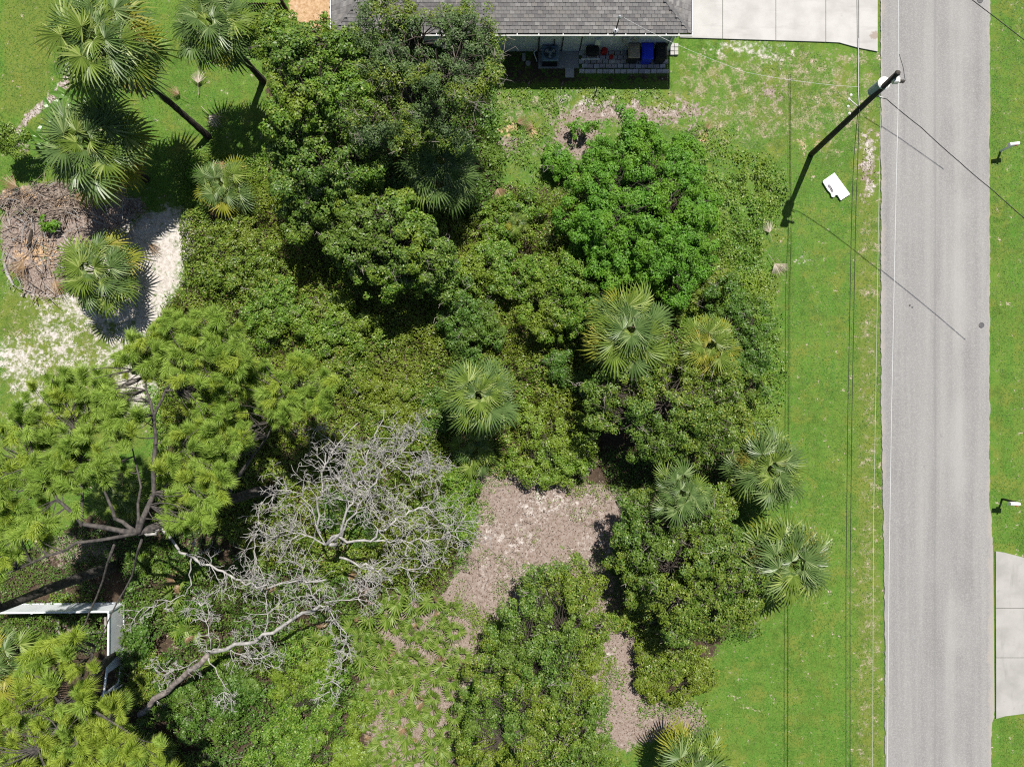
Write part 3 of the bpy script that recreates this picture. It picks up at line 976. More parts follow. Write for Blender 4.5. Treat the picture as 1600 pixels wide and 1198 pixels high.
for a in range(3):
    t = a * 2.094 + .5
    s.add([(cxm + .05 * math.cos(t), cym + .05 * math.sin(t), .872), (cxm + .30 * math.cos(t - .35), cym + .30 * math.sin(t - .35), .869),
           (cxm + .30 * math.cos(t + .35), cym + .30 * math.sin(t + .35), .876)], [(0, 1, 2)])
s.lathe((cxm, cym, .868), [(.09, 0), (.09, .014)], 14)
s.obj('fan_blade', M['steel'], ac)


def wheeled_bin(px0, px1, py0, py1, m, label, open_=False):
    """lid outline in the photograph, 1.08 m up"""
    z = 1.08
    x0, y1 = P(px0, py0, z)[:2]
    x1, y0 = P(px1, py1, z)[:2]
    t = thing('wheeled_bin', ((x0 + x1) / 2, (y0 + y1) / 2, .05), label, 'bin', 'wheeled bins by the house wall')
    s = MB()
    i = .09
    vs = []
    for zz, k in ((.14, i), (.92, .035), (.98, .02)):
        vs += [(x0 + k, y0 + k, zz), (x1 - k, y0 + k, zz), (x1 - k, y1 - k, zz), (x0 + k, y1 - k, zz)]
    fs = [(3, 2, 1, 0), (8, 9, 10, 11)]
    for r_ in range(2):
        fs += [(r_ * 4 + q, r_ * 4 + (q + 1) % 4, r_ * 4 + 4 + (q + 1) % 4, r_ * 4 + 4 + q) for q in range(4)]
    s.add(vs, fs)
    s.obj('body', M['bin_black'] if m == 'bin_tan' else M[m], t)
    s = MB()
    s.cbox((x0, y0, .985), (x1, y1, 1.05), .05)
    s.cbox((x0 + .08, y0 + .10, 1.05), (x1 - .08, y1 - .14, 1.085), .03)
    s.obj('lid', M[m], t)
    s = MB()
    s.tube([(x0 + .06, y1 + .06, 1.0), (x1 - .06, y1 + .06, 1.0)], .022, 8)
    s.box((x0 + .06, y1 - .01, .98), (x0 + .10, y1 + .06, 1.01))
    s.box((x1 - .10, y1 - .01, .98), (x1 - .06, y1 + .06, 1.01))
    s.obj('handle', M[m], t)
    for xx in (x0 + .06, x1 - .12):
        s = MB()
        s.tube([(xx, y1 - .12, .17), (xx + .06, y1 - .12, .17)], .12, 14)
        s.obj('wheel', M['bin_black'], t)
    return t


wheeled_bin(982, 1000.5, 67, 90, 'bin_tan', 'wheeled bin with a tan lid standing on the pavers')
wheeled_bin(1003, 1022, 66.5, 91.5, 'bin_blue', 'wheeled bin with a bright blue lid')
wheeled_bin(1025, 1043, 66, 91, 'bin_black', 'black wheeled bin at the corner of the house')
# small black grill, fuel cans, oddments
t = thing('grill', G(926, 86), 'low black grill with a pale front bar beside the red cans', 'grill')
x0, y1 = P(916, 71, .85)[:2]
x1, y0 = P(936.5, 85, .85)[:2]
s = MB()
s.cbox((x0, y0, .55), (x1, y1, .88), .09)
s.obj('lid', M['bin_black'], t)
s = MB()
for xx in (x0 + .08, x1 - .08):
    for yy in (y0 + .06, y1 - .06):
        s.tube([(xx, yy, .04), (xx, yy, .56)], .02, 6)
s.obj('leg', M['bin_black'], t)
s = MB()
s.tube([(x0 - .28, y0 - .17, .62), (x1 + .05, y0 - .17, .62)], .035, 8)
s.tube([(x0 + .08, y0 - .17, .62), (x0 + .08, y0 + .02, .62)], .02, 6)
s.tube([(x1 - .08, y0 - .17, .62), (x1 - .08, y0 + .02, .62)], .02, 6)
s.obj('handle_bar', M['white_paint'], t)
for px, py, sc_, lab in ((943, 83, 1.0, 'larger red fuel can beside the black grill'), (954.5, 91, .62, 'small red fuel can on the pavers')):
    x, y = G(px, py)[:2]
    t = thing('fuel_can', (x, y, .05), lab, 'fuel can', 'red cans on the patio')
    s = MB()
    s.cbox((x - .17 * sc_, y - .15 * sc_, .05), (x + .17 * sc_, y + .15 * sc_, .05 + .38 * sc_), .06 * sc_)
    s.obj('body', M['red'], t)
    s = MB()
    s.tube([(x - .12 * sc_, y, .05 + .37 * sc_), (x - .08 * sc_, y, .05 + .50 * sc_), (x + .06 * sc_, y, .05 + .50 * sc_), (x + .10 * sc_, y, .05 + .37 * sc_)], .025 * sc_, 6)
    s.obj('handle', M['red'], t)
    s = MB()
    s.tube([(x, y + .10 * sc_, .05 + .36 * sc_), (x, y + .30 * sc_, .05 + .58 * sc_)], [.035 * sc_, .02 * sc_], 8)
    s.obj('spout', M['red'], t)
x, y = G(890, 114)[:2]
s = MB()
s.cbox((x - .26, y - .27, -.06), (x + .26, y + .27, .05), .02)
tag(s.obj('stepping_stone', M['concrete']), 'square concrete stepping stone in the shaded grass by the pad', 'stepping stone')
x, y = G(1053, 78)[:2]
t = thing('splash_block', (x, y, 0), 'pale concrete splash block at the foot of the downspout', 'splash block')
s = MB()
for q in range(3):
    for r_ in range(2):
        s.cbox((x - .22 + r_ * .24, y - .33 + q * .23, -.06), (x - .0 + r_ * .24, y - .12 + q * .23, .07 + .02 * ((q + r_) % 2)), .015)
s.obj('block', M['concrete'], t)
x, y = G(818.5, 90)[:2]
s = MB()
s.cbox((x - .10, y - .22, -.05), (x + .10, y + .22, .10), .02)
tag(s.obj('valve_box', M['concrete_old']), 'narrow pale concrete box in the shade under the oak', 'valve box')
x, y = G(825, 99)[:2]
s = MB()
s.lathe((x, y, -.05), [(.16, 0), (.16, .08), (.13, .10)], 12)
tag(s.obj('round_cover', M['concrete_old']), 'small round cover lying in the shaded grass', 'cover')
s = MB()
s.tube([(*G(843, 77)[:2], .25), (*G(834, 84)[:2], .12), (*G(839, 97)[:2], .05)], .035, 8)
tag(s.obj('drain_pipe', M['white_paint']), 'bent white drain pipe beside the air conditioner', 'pipe')

# ------------------------------------------------------------------ utility pole, wires
pb = G(1268, 241)
pt = P(1403, 114, 9.0)
pole = thing('utility_pole', (pb[0], pb[1], 0), 'tall dark wooden utility pole carrying a grey transformer', 'utility pole')
ln = lambda a, b, t: tuple(a[i] + (b[i] - a[i]) * t for i in range(3))
ax_ = lambda z: ln((pb[0], pb[1], 0), pt, z / 9.0)
s = MB()
s.tube([ax_(-.1) if False else (pb[0], pb[1], -.1), ax_(3), ax_(6), pt], [.165, .155, .14, .12], 14)
s.obj('shaft', M['pole_wood'], pole, True)
s = MB()
s.lathe((pt[0], pt[1], 8.97), [(.14, 0), (.10, .08), (.02, .11)], 12)
s.obj('pole_cap', M['rust'], pole)
tz = 6.75
tc = P(1374, 136, tz + .6)
tr_ = MB()
tr_.lathe((tc[0], tc[1], tz), [(.24, 0), (.27, .04), (.27, .92), (.285, .94), (.285, 1.0)], 24)
drum = tr_.obj('transformer', M['drum'], pole, False)
s = MB()
s.lathe((tc[0], tc[1], tz + 1.0), [(.30, 0), (.30, .03), (.22, .09), (.05, .12)], 24)
s.obj('transformer_lid', M['drum_top'], drum)
s = MB()
s.lathe((tc[0] + .08, tc[1] + .05, tz + 1.1), [(.035, 0), (.06, .05), (.035, .1), (.06, .15), (.035, .2), (.05, .25), (.02, .32)], 10)
s.obj('bushing', M['rust'], drum)
s = MB()
q = ax_(tz + .3)
s.box((min(q[0], tc[0]), tc[1] - .05, tz + .2), (max(q[0], tc[0]), tc[1] + .05, tz + .32))
s.box((min(q[0], tc[0]), tc[1] - .05, tz + .7), (max(q[0], tc[0]), tc[1] + .05, tz + .82))
s.obj('bracket', M['rust'], drum)
# insulator arm by the pole top
q = ax_(8.35)
arm_end = (q[0] + .62, q[1] - .10, 8.45)
s = MB()
s.tube([q, arm_end], .045, 8)
s.obj('insulator_arm', M['rust'], pole)
s = MB()
for k in range(5):
    t_ = .25 + k * .16
    p_ = ln(q, arm_end, t_)
    s.lathe((p_[0], p_[1], p_[2] - .02), [(.03, -.05), (.085, -.02), (.085, .02), (.03, .05)], 10)
s.obj('insulator', M['rust'], pole)
s = MB()
s.cbox((pt[0] - .02, pt[1] - .30, 8.5), (pt[0] + .30, pt[1] - .02, 8.72), .05)
s.obj('cutout_switch', M['porcelain'], pole)
q = ax_(5.6)
s = MB()
s.tube([q, (q[0] - .62, q[1] + .42, 5.75)], .03, 6)
s.tube([ax_(7.0), (ax_(7.0)[0] + .40, ax_(7.0)[1] - .15, 7.0)], .03, 6)
s.obj('cable_bracket', M['porcelain'], pole)
s = MB()
for dx, dy in ((-.62, .42), (-.52, .62), (-.66, .05), (-.6, -.3)):
    s.lathe((q[0] + dx, q[1] + dy, 5.72), [(.03, -.06), (.07, -.02), (.07, .03), (.02, .07)], 10)
s.obj('spool', M['porcelain'], pole)


def wire(name, pts, r, m, label, sag=0.0, n=14, cat='wire', group=None):
    """pts: world points; gentle sag between each pair"""
    out = []
    for a, b in zip(pts[:-1], pts[1:]):
        for k in range(n):
            t_ = k / n
            p_ = ln(a, b, t_)
            out.append((p_[0], p_[1], p_[2] - sag * 4 * t_ * (1 - t_)))
    out.append(pts[-1])
    s = MB()
    s.tube(out, r, 5)
    return tag(s.obj(name, m), label, cat, group)


OVG = 'overhead wires along the road'
wire('power_line', [P(1404, -60, 8.6), P(1404, 60, 8.55), P(1404.5, 113, 8.52), P(1400, 300, 8.4), P(1393, 640, 8.2), P(1389, 900, 8.0), P(1386, 1260, 7.9)], .0085, M['wire_white'],
     'bright bare power line over the road passing the pole top', cat='power line', group=OVG)
wire('neutral_line', [P(1377, -60, 7.3), P(1377, 140, 7.2), P(1373, 330, 7.1), P(1368, 640, 7.0), P(1365, 800, 6.9), P(1363, 1260, 6.9)], .0045, M['wire_white'],
     'thin pale neutral wire above the grass edge of the road', cat='power line', group=OVG)
for k, (dx, m) in enumerate(((-3.2, 'wire_dark'), (3.2, 'wire_dark'))):
    wire('telephone_cable', [P(1340 + dx * .5, -60, 5.7), P(1341 + dx * .3, 135, 5.7), P(1342 + dx * .3, 165, 5.7), P(1337 + dx, 250, 5.6), P(1334 + dx, 330, 5.6), P(1328 + dx, 640, 5.4), P(1325 + dx, 900, 5.3), P(1325 + dx, 1260, 5.3)],
         .016, M[m], 'thin black cable over the mown verge, %s of the twin pair' % ('nearer the bushes' if k == 0 else 'nearer the road'), cat='cable', group='twin black cables over the verge')
wire('pale_wire', [P(1341, 60, 5.76), P(1341, 135, 5.76), P(1343, 175, 5.74)], .013, M['wire_white'], 'short bright wire section beside the pole bracket', cat='wire')  # short white length lying just over the black cables
wire('service_drop', [P(975, 28, 4.42), P(1060, 71, 4.75), P(1165, 113, 5.2), P(1255, 128, 5.5), P(1340, 136, 5.75)], .0055, M['wire_white'],
     'pale service cable sagging from the house mast to the pole', sag=.06, cat='cable')
wire('service_drop', [ax_(6.95), P(1385, 155, 6.9), P(1440, 200, 6.7), P(1500, 254, 6.55), P(1547, 294, 6.5), P(1680, 410, 6.4)], .021, M['wire_dark'],
     'black service cable crossing the road from the pole', sag=.03, cat='cable')
wire('service_drop', [P(1500, -14, 6.6), P(1558, 30, 6.5), P(1640, 94, 6.4)], .020, M['wire_dark'], 'black cable crossing the far end of the road', cat='cable')
wire('jumper_wire', [P(1405, 85, 8.5), P(1411, 105, 8.6), (arm_end[0], arm_end[1], 8.5)], .012, M['wire_dark'], 'thin black jumper wire by the pole top', cat='wire')

# road ironwork
for px, py, r_, lab in ((1533, 508, .16, 'round valve cover near the grass edge of the road'), (1531, 1, .17, 'round valve cover on the far stretch of the road')):
    x, y = G(px, py)[:2]
    s = MB()
    s.lathe((x, y, .0), [(r_, 0), (r_, .047), (r_ - .03, .052), (r_ - .035, .047)], 18)
    tag(s.obj('valve_cover', M['asphalt_iron']), lab, 'valve cover', 'iron covers in the road')
for k, (px, py) in enumerate(((1421, 477), (1425, 480))):
    x, y = G(px, py)[:2]
    s = MB()
    s.lathe((x, y, .03), [(.055, 0), (.055, .03), (.03, .038)], 10)
    tag(s.obj('road_stud', M['asphalt_iron']), 'small dark stud in the middle of the asphalt', 'road stud', 'pair of road studs')

# white board lying on the verge
bp_ = [(1303, 270.5), (1327.5, 304), (1313, 313.5), (1308, 305.5), (1305, 305), (1302.5, 308.5), (1299, 308), (1297, 302), (1293, 298), (1285, 285), (1286, 282.5)]
bc = G(1306, 291)
brd = thing('foam_board', (bc[0], bc[1], 0), 'discarded white board with a torn edge lying on the verge', 'board')
s = MB()
s.prism([G(*p)[:2] for p in bp_[::-1]], -.02, .07)
s.obj('panel', M['board_white'], brd)
s = MB()
rr = random.Random(3)
for k in range(9):
    t_ = k / 8
    a = G(1294 + 6.5 * t_ + rr.uniform(-.5, .5), 290 + 10.5 * t_)
    w = .05 + .04 * rr.random()
    s.box((a[0] - w, a[1] - .035, .0705), (a[0] + w, a[1] + .035, .0735), rr.uniform(.2, .9))
s.obj('print', M['ink'], brd)


def mailbox(px, py, base_px, base_py, post_m, label, rz):
    z = 1.12
    c = P(px, py, z)
    b_ = G(base_px, base_py)
    t = thing('mailbox', (b_[0], b_[1], 0), label, 'mailbox', 'mailboxes across the road')
    ca, sa = math.cos(rz), math.sin(rz)
    L, W_, hh = .27, .10, .12
    ring = [(-W_, -.0), (W_, 0), (W_, hh)] + [(W_ * math.cos(a), hh + W_ * math.sin(a)) for a in (.5, 1.05, 1.57, 2.1, 2.64)] + [(-W_, hh)]
    n = len(ring)
    vs = []
    for lx in (-L, L):
        for wy, wz in ring:
            vs.append((c[0] + lx * ca - wy * sa, c[1] + lx * sa + wy * ca, z - .12 + wz))
    s = MB()
    s.add(vs, [tuple(reversed(range(n))), tuple(range(n, 2 * n))] + [(i, (i + 1) % n, n + (i + 1) % n, n + i) for i in range(n)])
    s.obj('box', M['white_paint'], t)
    s = MB()
    s.box((c[0] + .02, c[1] - W_ - .03, z - .02), (c[0] + .12, c[1] - W_ - .015, z + .12), rz, (c[0], c[1]))
    s.obj('flag', M['red'], t)
    s = MB()
    s.box((b_[0] - .05, b_[1] - .05, -.1), (b_[0] + .05, b_[1] + .05, .98))
    s.box((min(b_[0], c[0]) - .05, min(b_[1], c[1]) - .045, .90), (max(b_[0], c[0]) + .05, max(b_[1], c[1]) + .045, .985))
    s.obj('post', M[post_m], t)
    return t


mailbox(1584.5, 225, 1564, 236, 'white_paint', 'white mailbox on a white post near the two cables', .12)
mailbox(1585.5, 787, 1567, 779.5, 'bin_black', 'white mailbox on a black post near the concrete drive', -.03)

# ------------------------------------------------------------------ vinyl fence
FH = 1.62
vf = thing('vinyl_fence', G(195, 942), 'white vinyl fence meeting at a corner under the pines', 'fence')


def fence_panel(a, b, z0=.06, z1=FH - .08, m='white_pvc', parent=vf):
    dx, dy = b[0] - a[0], b[1] - a[1]
    L = math.hypot(dx, dy)
    u = (dx / L, dy / L)
    nrm = (-u[1], u[0])
    n = max(2, int(L / .17))
    for k in range(n):
        p0 = (a[0] + u[0] * L * (k + .02) / n, a[1] + u[1] * L * (k + .02) / n)
        p1 = (a[0] + u[0] * L * (k + .98) / n, a[1] + u[1] * L * (k + .98) / n)
        s = MB()
        t_ = .018
        s.prism([(p0[0] - nrm[0] * t_, p0[1] - nrm[1] * t_), (p1[0] - nrm[0] * t_, p1[1] - nrm[1] * t_), (p1[0] + nrm[0] * t_, p1[1] + nrm[1] * t_), (p0[0] + nrm[0] * t_, p0[1] + nrm[1] * t_)], z0, z1)
        s.obj('plank', M[m], parent)


def fence_rail(a, b, z, parent=vf, w=.045, hh=.09):
    dx, dy = b[0] - a[0], b[1] - a[1]
    L = math.hypot(dx, dy)
    nrm = (-dy / L * w, dx / L * w)
    s = MB()
    s.prism([(a[0] - nrm[0], a[1] - nrm[1]), (b[0] - nrm[0], b[1] - nrm[1]), (b[0] + nrm[0], b[1] + nrm[1]), (a[0] + nrm[0], a[1] + nrm[1])], z, z + hh)
    s.obj('rail', M['white_pvc'], parent)


fa, fb, fc, fd = G(22, 943)[:2], G(195, 941)[:2], G(194, 1014)[:2], G(187, 1066)[:2]
posts = [fa, tuple(fa[i] + (fb[i] - fa[i]) * .34 for i in (0, 1)), tuple(fa[i] + (fb[i] - fa[i]) * .67 for i in (0, 1)), fb, fc, fd]
for p_ in posts:
    s = MB()
    s.cbox((p_[0] - .065, p_[1] - .065, -.1), (p_[0] + .065, p_[1] + .065, FH + .08), .02)
    s.obj('post', M['white_pvc'], vf)
for a, b in zip(posts[:-1], posts[1:]):
    fence_rail(a, b, FH - .09)
    fence_rail(a, b, .06)
for a, b in zip(posts[:-2], posts[1:-1]):
    fence_panel(a, b, .155, FH - .092)
fm = tuple(fc[i] + (fd[i] - fc[i]) * .4 for i in (0, 1))
fence_panel(fc, fm, .155, FH - .092)
# loose white rail leaning by the open end
s = MB()
s.tube([(*G(196, 1066)[:2], .1), P(178, 1078, 1.2)], .05, 6)
tag(s.obj('loose_rail', M['white_pvc']), 'loose white rail leaning on the open end of the vinyl fence', 'rail')

# weathered frame behind the fence
wf = thing('wooden_frame', G(130, 985), 'weathered grey timber frame behind the white fence', 'frame')
for a, b in (((96, 966), (99, 990)), ((99, 988), (171, 983)), ((170, 960), (170, 984)), ((104, 992), (136, 972)), ((50, 970), (49, 1000))):
    s = MB()
    p0, p1 = G(*a), G(*b)
    s.tube([(p0[0], p0[1], .35), (p1[0], p1[1], .37)], .07, 4)
    s.obj('board', M['grey_wood'], wf)

# brown picket fence at the far edge of the lawn
pf = thing('picket_fence', G(410, 20), 'low dark brown picket fence beside the orange mulch', 'fence')
for k in range(20):
    px = 372 + k * 4.0
    x, y = G(px, 20)[:2]
    s = MB()
    s.add([(x - .045, y - .012, .02), (x + .045, y - .012, .02), (x + .045, y + .012, .02), (x - .045, y + .012, .02),
           (x - .045, y - .012, 1.0), (x + .045, y - .012, 1.0), (x + .045, y + .012, 1.0), (x - .045, y + .012, 1.0), (x, y - .012, 1.08), (x, y + .012, 1.08)],
          [(0, 1, 5, 8, 4), (3, 7, 9, 6, 2), (1, 2, 6, 5), (0, 4, 7, 3), (4, 8, 9, 7), (5, 6, 9, 8)])
    s.obj('picket', M['brown_wood'], pf)
for z in (.25, .8):
    s = MB()
    a, b = G(369, 20), G(450, 20)
    s.box((a[0], a[1] + .014, z), (b[0], a[1] + .055, z + .09))
    s.obj('rail', M['brown_wood'], pf)
s = MB()
x, y = G(450, 18)[:2]
s.cbox((x - .07, y - .07, -.1), (x + .07, y + .07, 1.25), .02)
s.obj('post', M['brown_wood'], pf)

# ------------------------------------------------------------------ foliage tools
def leaf_quads(pos, nrm, L, W, rng, fold=.18):
    """one folded rhombic leaf per position"""
    n = len(pos)
    nrm = nrm / np.maximum(np.linalg.norm(nrm, axis=1, keepdims=True), 1e-6)
    t = rng.normal(size=(n, 3))
    t -= nrm * np.sum(t * nrm, 1, keepdims=True)
    t /= np.maximum(np.linalg.norm(t, axis=1, keepdims=True), 1e-6)
    b = np.cross(nrm, t)
    s = rng.uniform(.65, 1.3, (n, 1))
    L, W = L * s, W * s
    v = np.empty((n, 4, 3), np.float32)
    v[:, 0] = pos - t * L * .5
    v[:, 1] = pos + b * W * .5 + nrm * W * fold + t * L * .05
    v[:, 2] = pos + t * L * .5
    v[:, 3] = pos - b * W * .5 + nrm * W * fold + t * L * .05
    return v.reshape(-1, 3), np.arange(n * 4, dtype=np.int32).reshape(-1, 4)


TRI = [0]


def leaves_obj(name, pos, nrm, L, W, m, parent=None, rng=NR):
    v, f = leaf_quads(pos, nrm, L, W, rng)
    TRI[0] += len(f) * 2
    if parent is not None:
        o = origin_of(parent)
        v = v - np.array([o.x, o.y, o.z], np.float32)
    return link(name, np_mesh(name, v, f), parent, m)


def lobe_clumps(lobes, rng, cr=.42, dens=1.0, zlow=-.15):
    """small leaf clumps over the domes given as (px, py, radius px, top z)"""
    cs, rs, ups = [], [], []
    sub = []
    for (px, py, rp, zt) in lobes:
        if rp < 20:
            sub.append((px, py, rp, zt))
            continue
        sub.append((px, py, rp * .62, zt))
        for k in range(7):
            a = 2 * math.pi * (k + rng.uniform(-.3, .3)) / 7
            d = rp * rng.uniform(.42, .92)
            sub.append((px + math.cos(a) * d, py + math.sin(a) * d, rp * rng.uniform(.24, .46), zt * (1 - .16 * (d / rp) ** 2) * rng.uniform(.84, 1.05)))
    for (px, py, rp, zt) in sub:
        f = (H - zt) / H
        r = rp * K * f
        rz_ = min(r * .75, zt * .5)
        c = np.array(P(px, py, zt - rz_ * .6))
        c[2] = zt - rz_
        n = int(max(6, dens * 3.1 * (r / cr) ** 2))
        u = rng.normal(size=(n * 3, 3))
        u /= np.linalg.norm(u, axis=1, keepdims=True)
        u = u[u[:, 2] > zlow][:n]
        rad = rng.uniform(.72, 1.14, (len(u), 1))
        rad[rng.random(len(u)) < .25] *= .7
        p = c + u * rad * np.array([r, r, rz_])
        kk = fnoise(p[:, 0] * 40 + p[:, 2] * 17, p[:, 1] * 40 + 999, 34, 71) + rng.normal(size=len(p)) * .05 > .40
        p, u = p[kk], u[kk]
        if len(p) == 0:
            continue
        cs.append(p)
        rs.append(rng.uniform(.65, 1.3, len(u)) * cr)
        ups.append(u.copy())
    return np.concatenate(cs), np.concatenate(rs), np.concatenate(ups)


def clump_leaves(cs, rs, ups, rng, per_m2=340, flat=.7):
    pos, nrm = [], []
    for c, r, u in zip(cs, rs, ups):
        n = int(per_m2 * r * r * 2.2)
        d = rng.normal(size=(n, 3)) + u * .7 + np.array([0, 0, .5])
        d /= np.linalg.norm(d, axis=1, keepdims=True)
        q = np.where(rng.random((n, 1)) < .75, rng.uniform(.78, 1.06, (n, 1)), rng.uniform(.3, .9, (n, 1)))
        pos.append(c + d * q * r * np.array([1, 1, flat]))
        nrm.append(d * 1.1 + rng.normal(size=(n, 3)) * .42 + np.array([0, 0, .55]))
    return np.concatenate(pos), np.concatenate(nrm)


def limb_points(a, b, rng, bend=.12, n=5):
    a, b = np.array(a, float), np.array(b, float)
    L = np.linalg.norm(b - a)
    off = rng.normal(size=3) * L * bend
    return [tuple(a + (b - a) * t + off * math.sin(math.pi * t) + np.array([0, 0, L * .08 * math.sin(math.pi * t)])) for t in np.linspace(0, 1, n)]


def tree(name, lobes, m, label, cat, base, seed, leaf=(.12, .07), per=340, cr=.42, dens=1.0, group=None, trunk_r=.16, twigs=0, m2=None, twig_len=.8, zlow=-.15, rosette=False):
    rng = np.random.default_rng(seed)
    b = G(*base)
    t = thing(name, (b[0], b[1], -.05), label, cat, group)
    cs, rs, ups = lobe_clumps(lobes, rng, cr, dens, zlow)
    pos, nrm = clump_leaves(cs, rs, ups, rng, per)
    if rosette:        # leaves whorl round the shoot tips: bright rosettes
        k = rng.random(len(pos)) < .5
        pos[k, 2] += .05
    if m2 is None:
        leaves_obj('foliage', pos, nrm, leaf[0], leaf[1], m, t, rng)
    else:
        pick = fnoise(pos[:, 0] * 40, pos[:, 1] * 40, 90, seed) + rng.normal(size=len(pos)) * .05 > .5
        leaves_obj('foliage', pos[pick], nrm[pick], leaf[0], leaf[1], m, t, rng)
        leaves_obj('foliage', pos[~pick], nrm[~pick], leaf[0], leaf[1], m2, t, rng)
    # trunk and limbs reaching into each dome
    tk, br = MB(), MB()
    zt = max(l_[3] for l_ in lobes)
    fork = np.array([b[0], b[1], zt * .35])
    tk.tube([(b[0], b[1], -.1), (b[0] + rng.normal() * .1, b[1] + rng.normal() * .1, zt * .2), tuple(fork)], [trunk_r, trunk_r * .8, trunk_r * .65], 8)
    for (px, py, rp, z) in lobes:
        rr_ = rp * K * (H - z) / H
        c = np.array(P(px, py, z - min(rr_ * .6, z * .4)))
        lp = limb_points(fork, c, rng)
        br.tube(lp, [trunk_r * .5, trunk_r * .42, trunk_r * .34, trunk_r * .26, trunk_r * .18], 6, False)
        near = np.where(np.linalg.norm(cs - c, axis=1) < rr_ * 1.3)[0]
        for i in near[:max(5, len(near) // 3)]:
            lq = limb_points(lp[3], cs[i], rng, .15, 4)
            br.tube(lq, [trunk_r * .2, trunk_r * .15, trunk_r * .1, .012], 4, False)
    tk.obj('trunk', M['bark'], t, True)
    br.obj('limbs', M['bark'], t, True)
    if twigs:
        tw_ = MB()
        for i in rng.integers(0, len(cs), twigs):
            u = ups[i] * np.array([1, 1, .6]) + rng.normal(size=3) * .6 + np.array([0, 0, .25])
            u /= np.linalg.norm(u)
            a = cs[i] - u * .3
            L = twig_len * rng.uniform(.5, 1.3)
            e = cs[i] + u * (L * .35 + rs[i])
            tw_.tube(limb_points(a, e, rng, .14, 4), [.022, .017, .013, .008], 3, False)
            for _ in range(2):
                v = u + rng.normal(size=3) * .7
                mid_ = a + (e - a) * rng.uniform(.4, .9)
                tw_.tube(limb_points(mid_, mid_ + v * L * .35, rng, .2, 3), [.013, .010, .007], 3, False)
        tw_.obj('twig_sprays', M['twig'], t)
    return t


# ------------------------------------------------------------------ broadleaf trees (domes traced in the photograph at their own heights)
OG = 'broadleaf trees on the empty lot'
tree('vine_covered_tree', [(465, 85, 55, 7.6), (430, 60, 40, 7), (520, 70, 50, 7.8), (470, 160, 62, 7.6), (545, 150, 58, 8.0), (455, 215, 36, 6.4), (500, 250, 60, 6.6), (455, 290, 40, 5.4), (560, 250, 48, 6.6), (515, 320, 42, 5.2), (475, 345, 32, 4.4)],
     M['vine_green'], 'tall dark tree hung with yellowish vines beside the lawn palms', 'tree', (535, 215), 1, (.145, .085), 330, .34, 1.0, OG, .2, 40, M['oak'])
tree('live_oak', [(600, 25, 52, 8.8), (655, 60, 58, 9.4), (725, 55, 56, 9.4), (745, 115, 46, 9.0), (690, 130, 62, 9.6), (615, 110, 56, 9.0), (640, 185, 55, 8.4), (705, 195, 42, 8.0), (580, 190, 42, 8.2), (760, 70, 32, 8.6)],
     M['oak_grey'], 'grey-green live oak overhanging the shingled roof', 'tree', (690, 190), 2, (.11, .055), 350, .34, 1.05, OG, .26, 150, M['oak_bright'], 1.1)
tree('vine_covered_tree', [(600, 335, 56, 6.2), (555, 380, 46, 5.6), (640, 385, 56, 6.0), (600, 425, 46, 5.0), (675, 405, 42, 5.0), (560, 320, 40, 5.6), (655, 440, 34, 4.2), (530, 345, 34, 5.0), (690, 440, 30, 3.6)],
     M['vine_green'], 'vine-draped tree below the live oak casting a deep shadow', 'tree', (650, 420), 3, (.145, .085), 330, .34, 1.0, OG, .18, 45, M['oak'])
tree('broadleaf_tree', [(975, 235, 55, 3.6), (930, 290, 52, 3.8), (1010, 265, 52, 4.2), (1060, 280, 46, 4.0), (950, 350, 56, 4.2), (1020, 340, 58, 4.6), (1070, 340, 40, 4.0), (970, 405, 48, 3.8), (1030, 400, 46, 3.8), (910, 330, 36, 3.2), (1000, 215, 34, 2.8), (1065, 235, 24, 2.4), (1095, 370, 28, 2.6), (1050, 445, 32, 2.4), (1085, 415, 24, 2.2), (905, 370, 24, 2.4), (1100, 320, 22, 2.4)],
     M['pepper'], 'bright green bushy tree with whorled leaves near the patchy lawn', 'tree', (985, 345), 4, (.145, .07), 350, .33, 1.2, OG, .14, 0, None, .8, -.15, True)
tree('oak_tree', [(965, 600, 46, 5.0), (1020, 585, 44, 5.0), (1080, 575, 44, 5.0), (1125, 595, 40, 5.0), (970, 650, 46, 5.0), (1040, 640, 58, 5.6), (1105, 650, 52, 5.4), (1030, 695, 38, 4.6), (1085, 700, 36, 4.6), (1140, 650, 32, 4.6), (945, 625, 26, 4.2)],
     M['oak'], 'rounded oak with yellowish tips below the twin cabbage palms', 'tree', (1035, 640), 5, (.12, .068), 350, .34, 1.0, OG, .17, 60, M['oak_bright'])
tree('oak_tree', [(1010, 795, 44, 4.6), (1065, 820, 52, 5.4), (1115, 800, 44, 5.2), (990, 850, 42, 4.4), (1050, 880, 58, 5.8), (1110, 870, 52, 5.8), (1150, 910, 42, 5.2), (1000, 905, 36, 4.0), (1060, 945, 50, 5.2), (1115, 950, 48, 5.2), (1070, 985, 30, 4.2), (1165, 950, 26, 4.4)],
     M['oak'], 'large dark oak against the verge between the clearing and a flowering palm', 'tree', (1060, 865), 6, (.12, .068), 350, .34, 1.0, OG, .2, 110, M['oak_bright'])
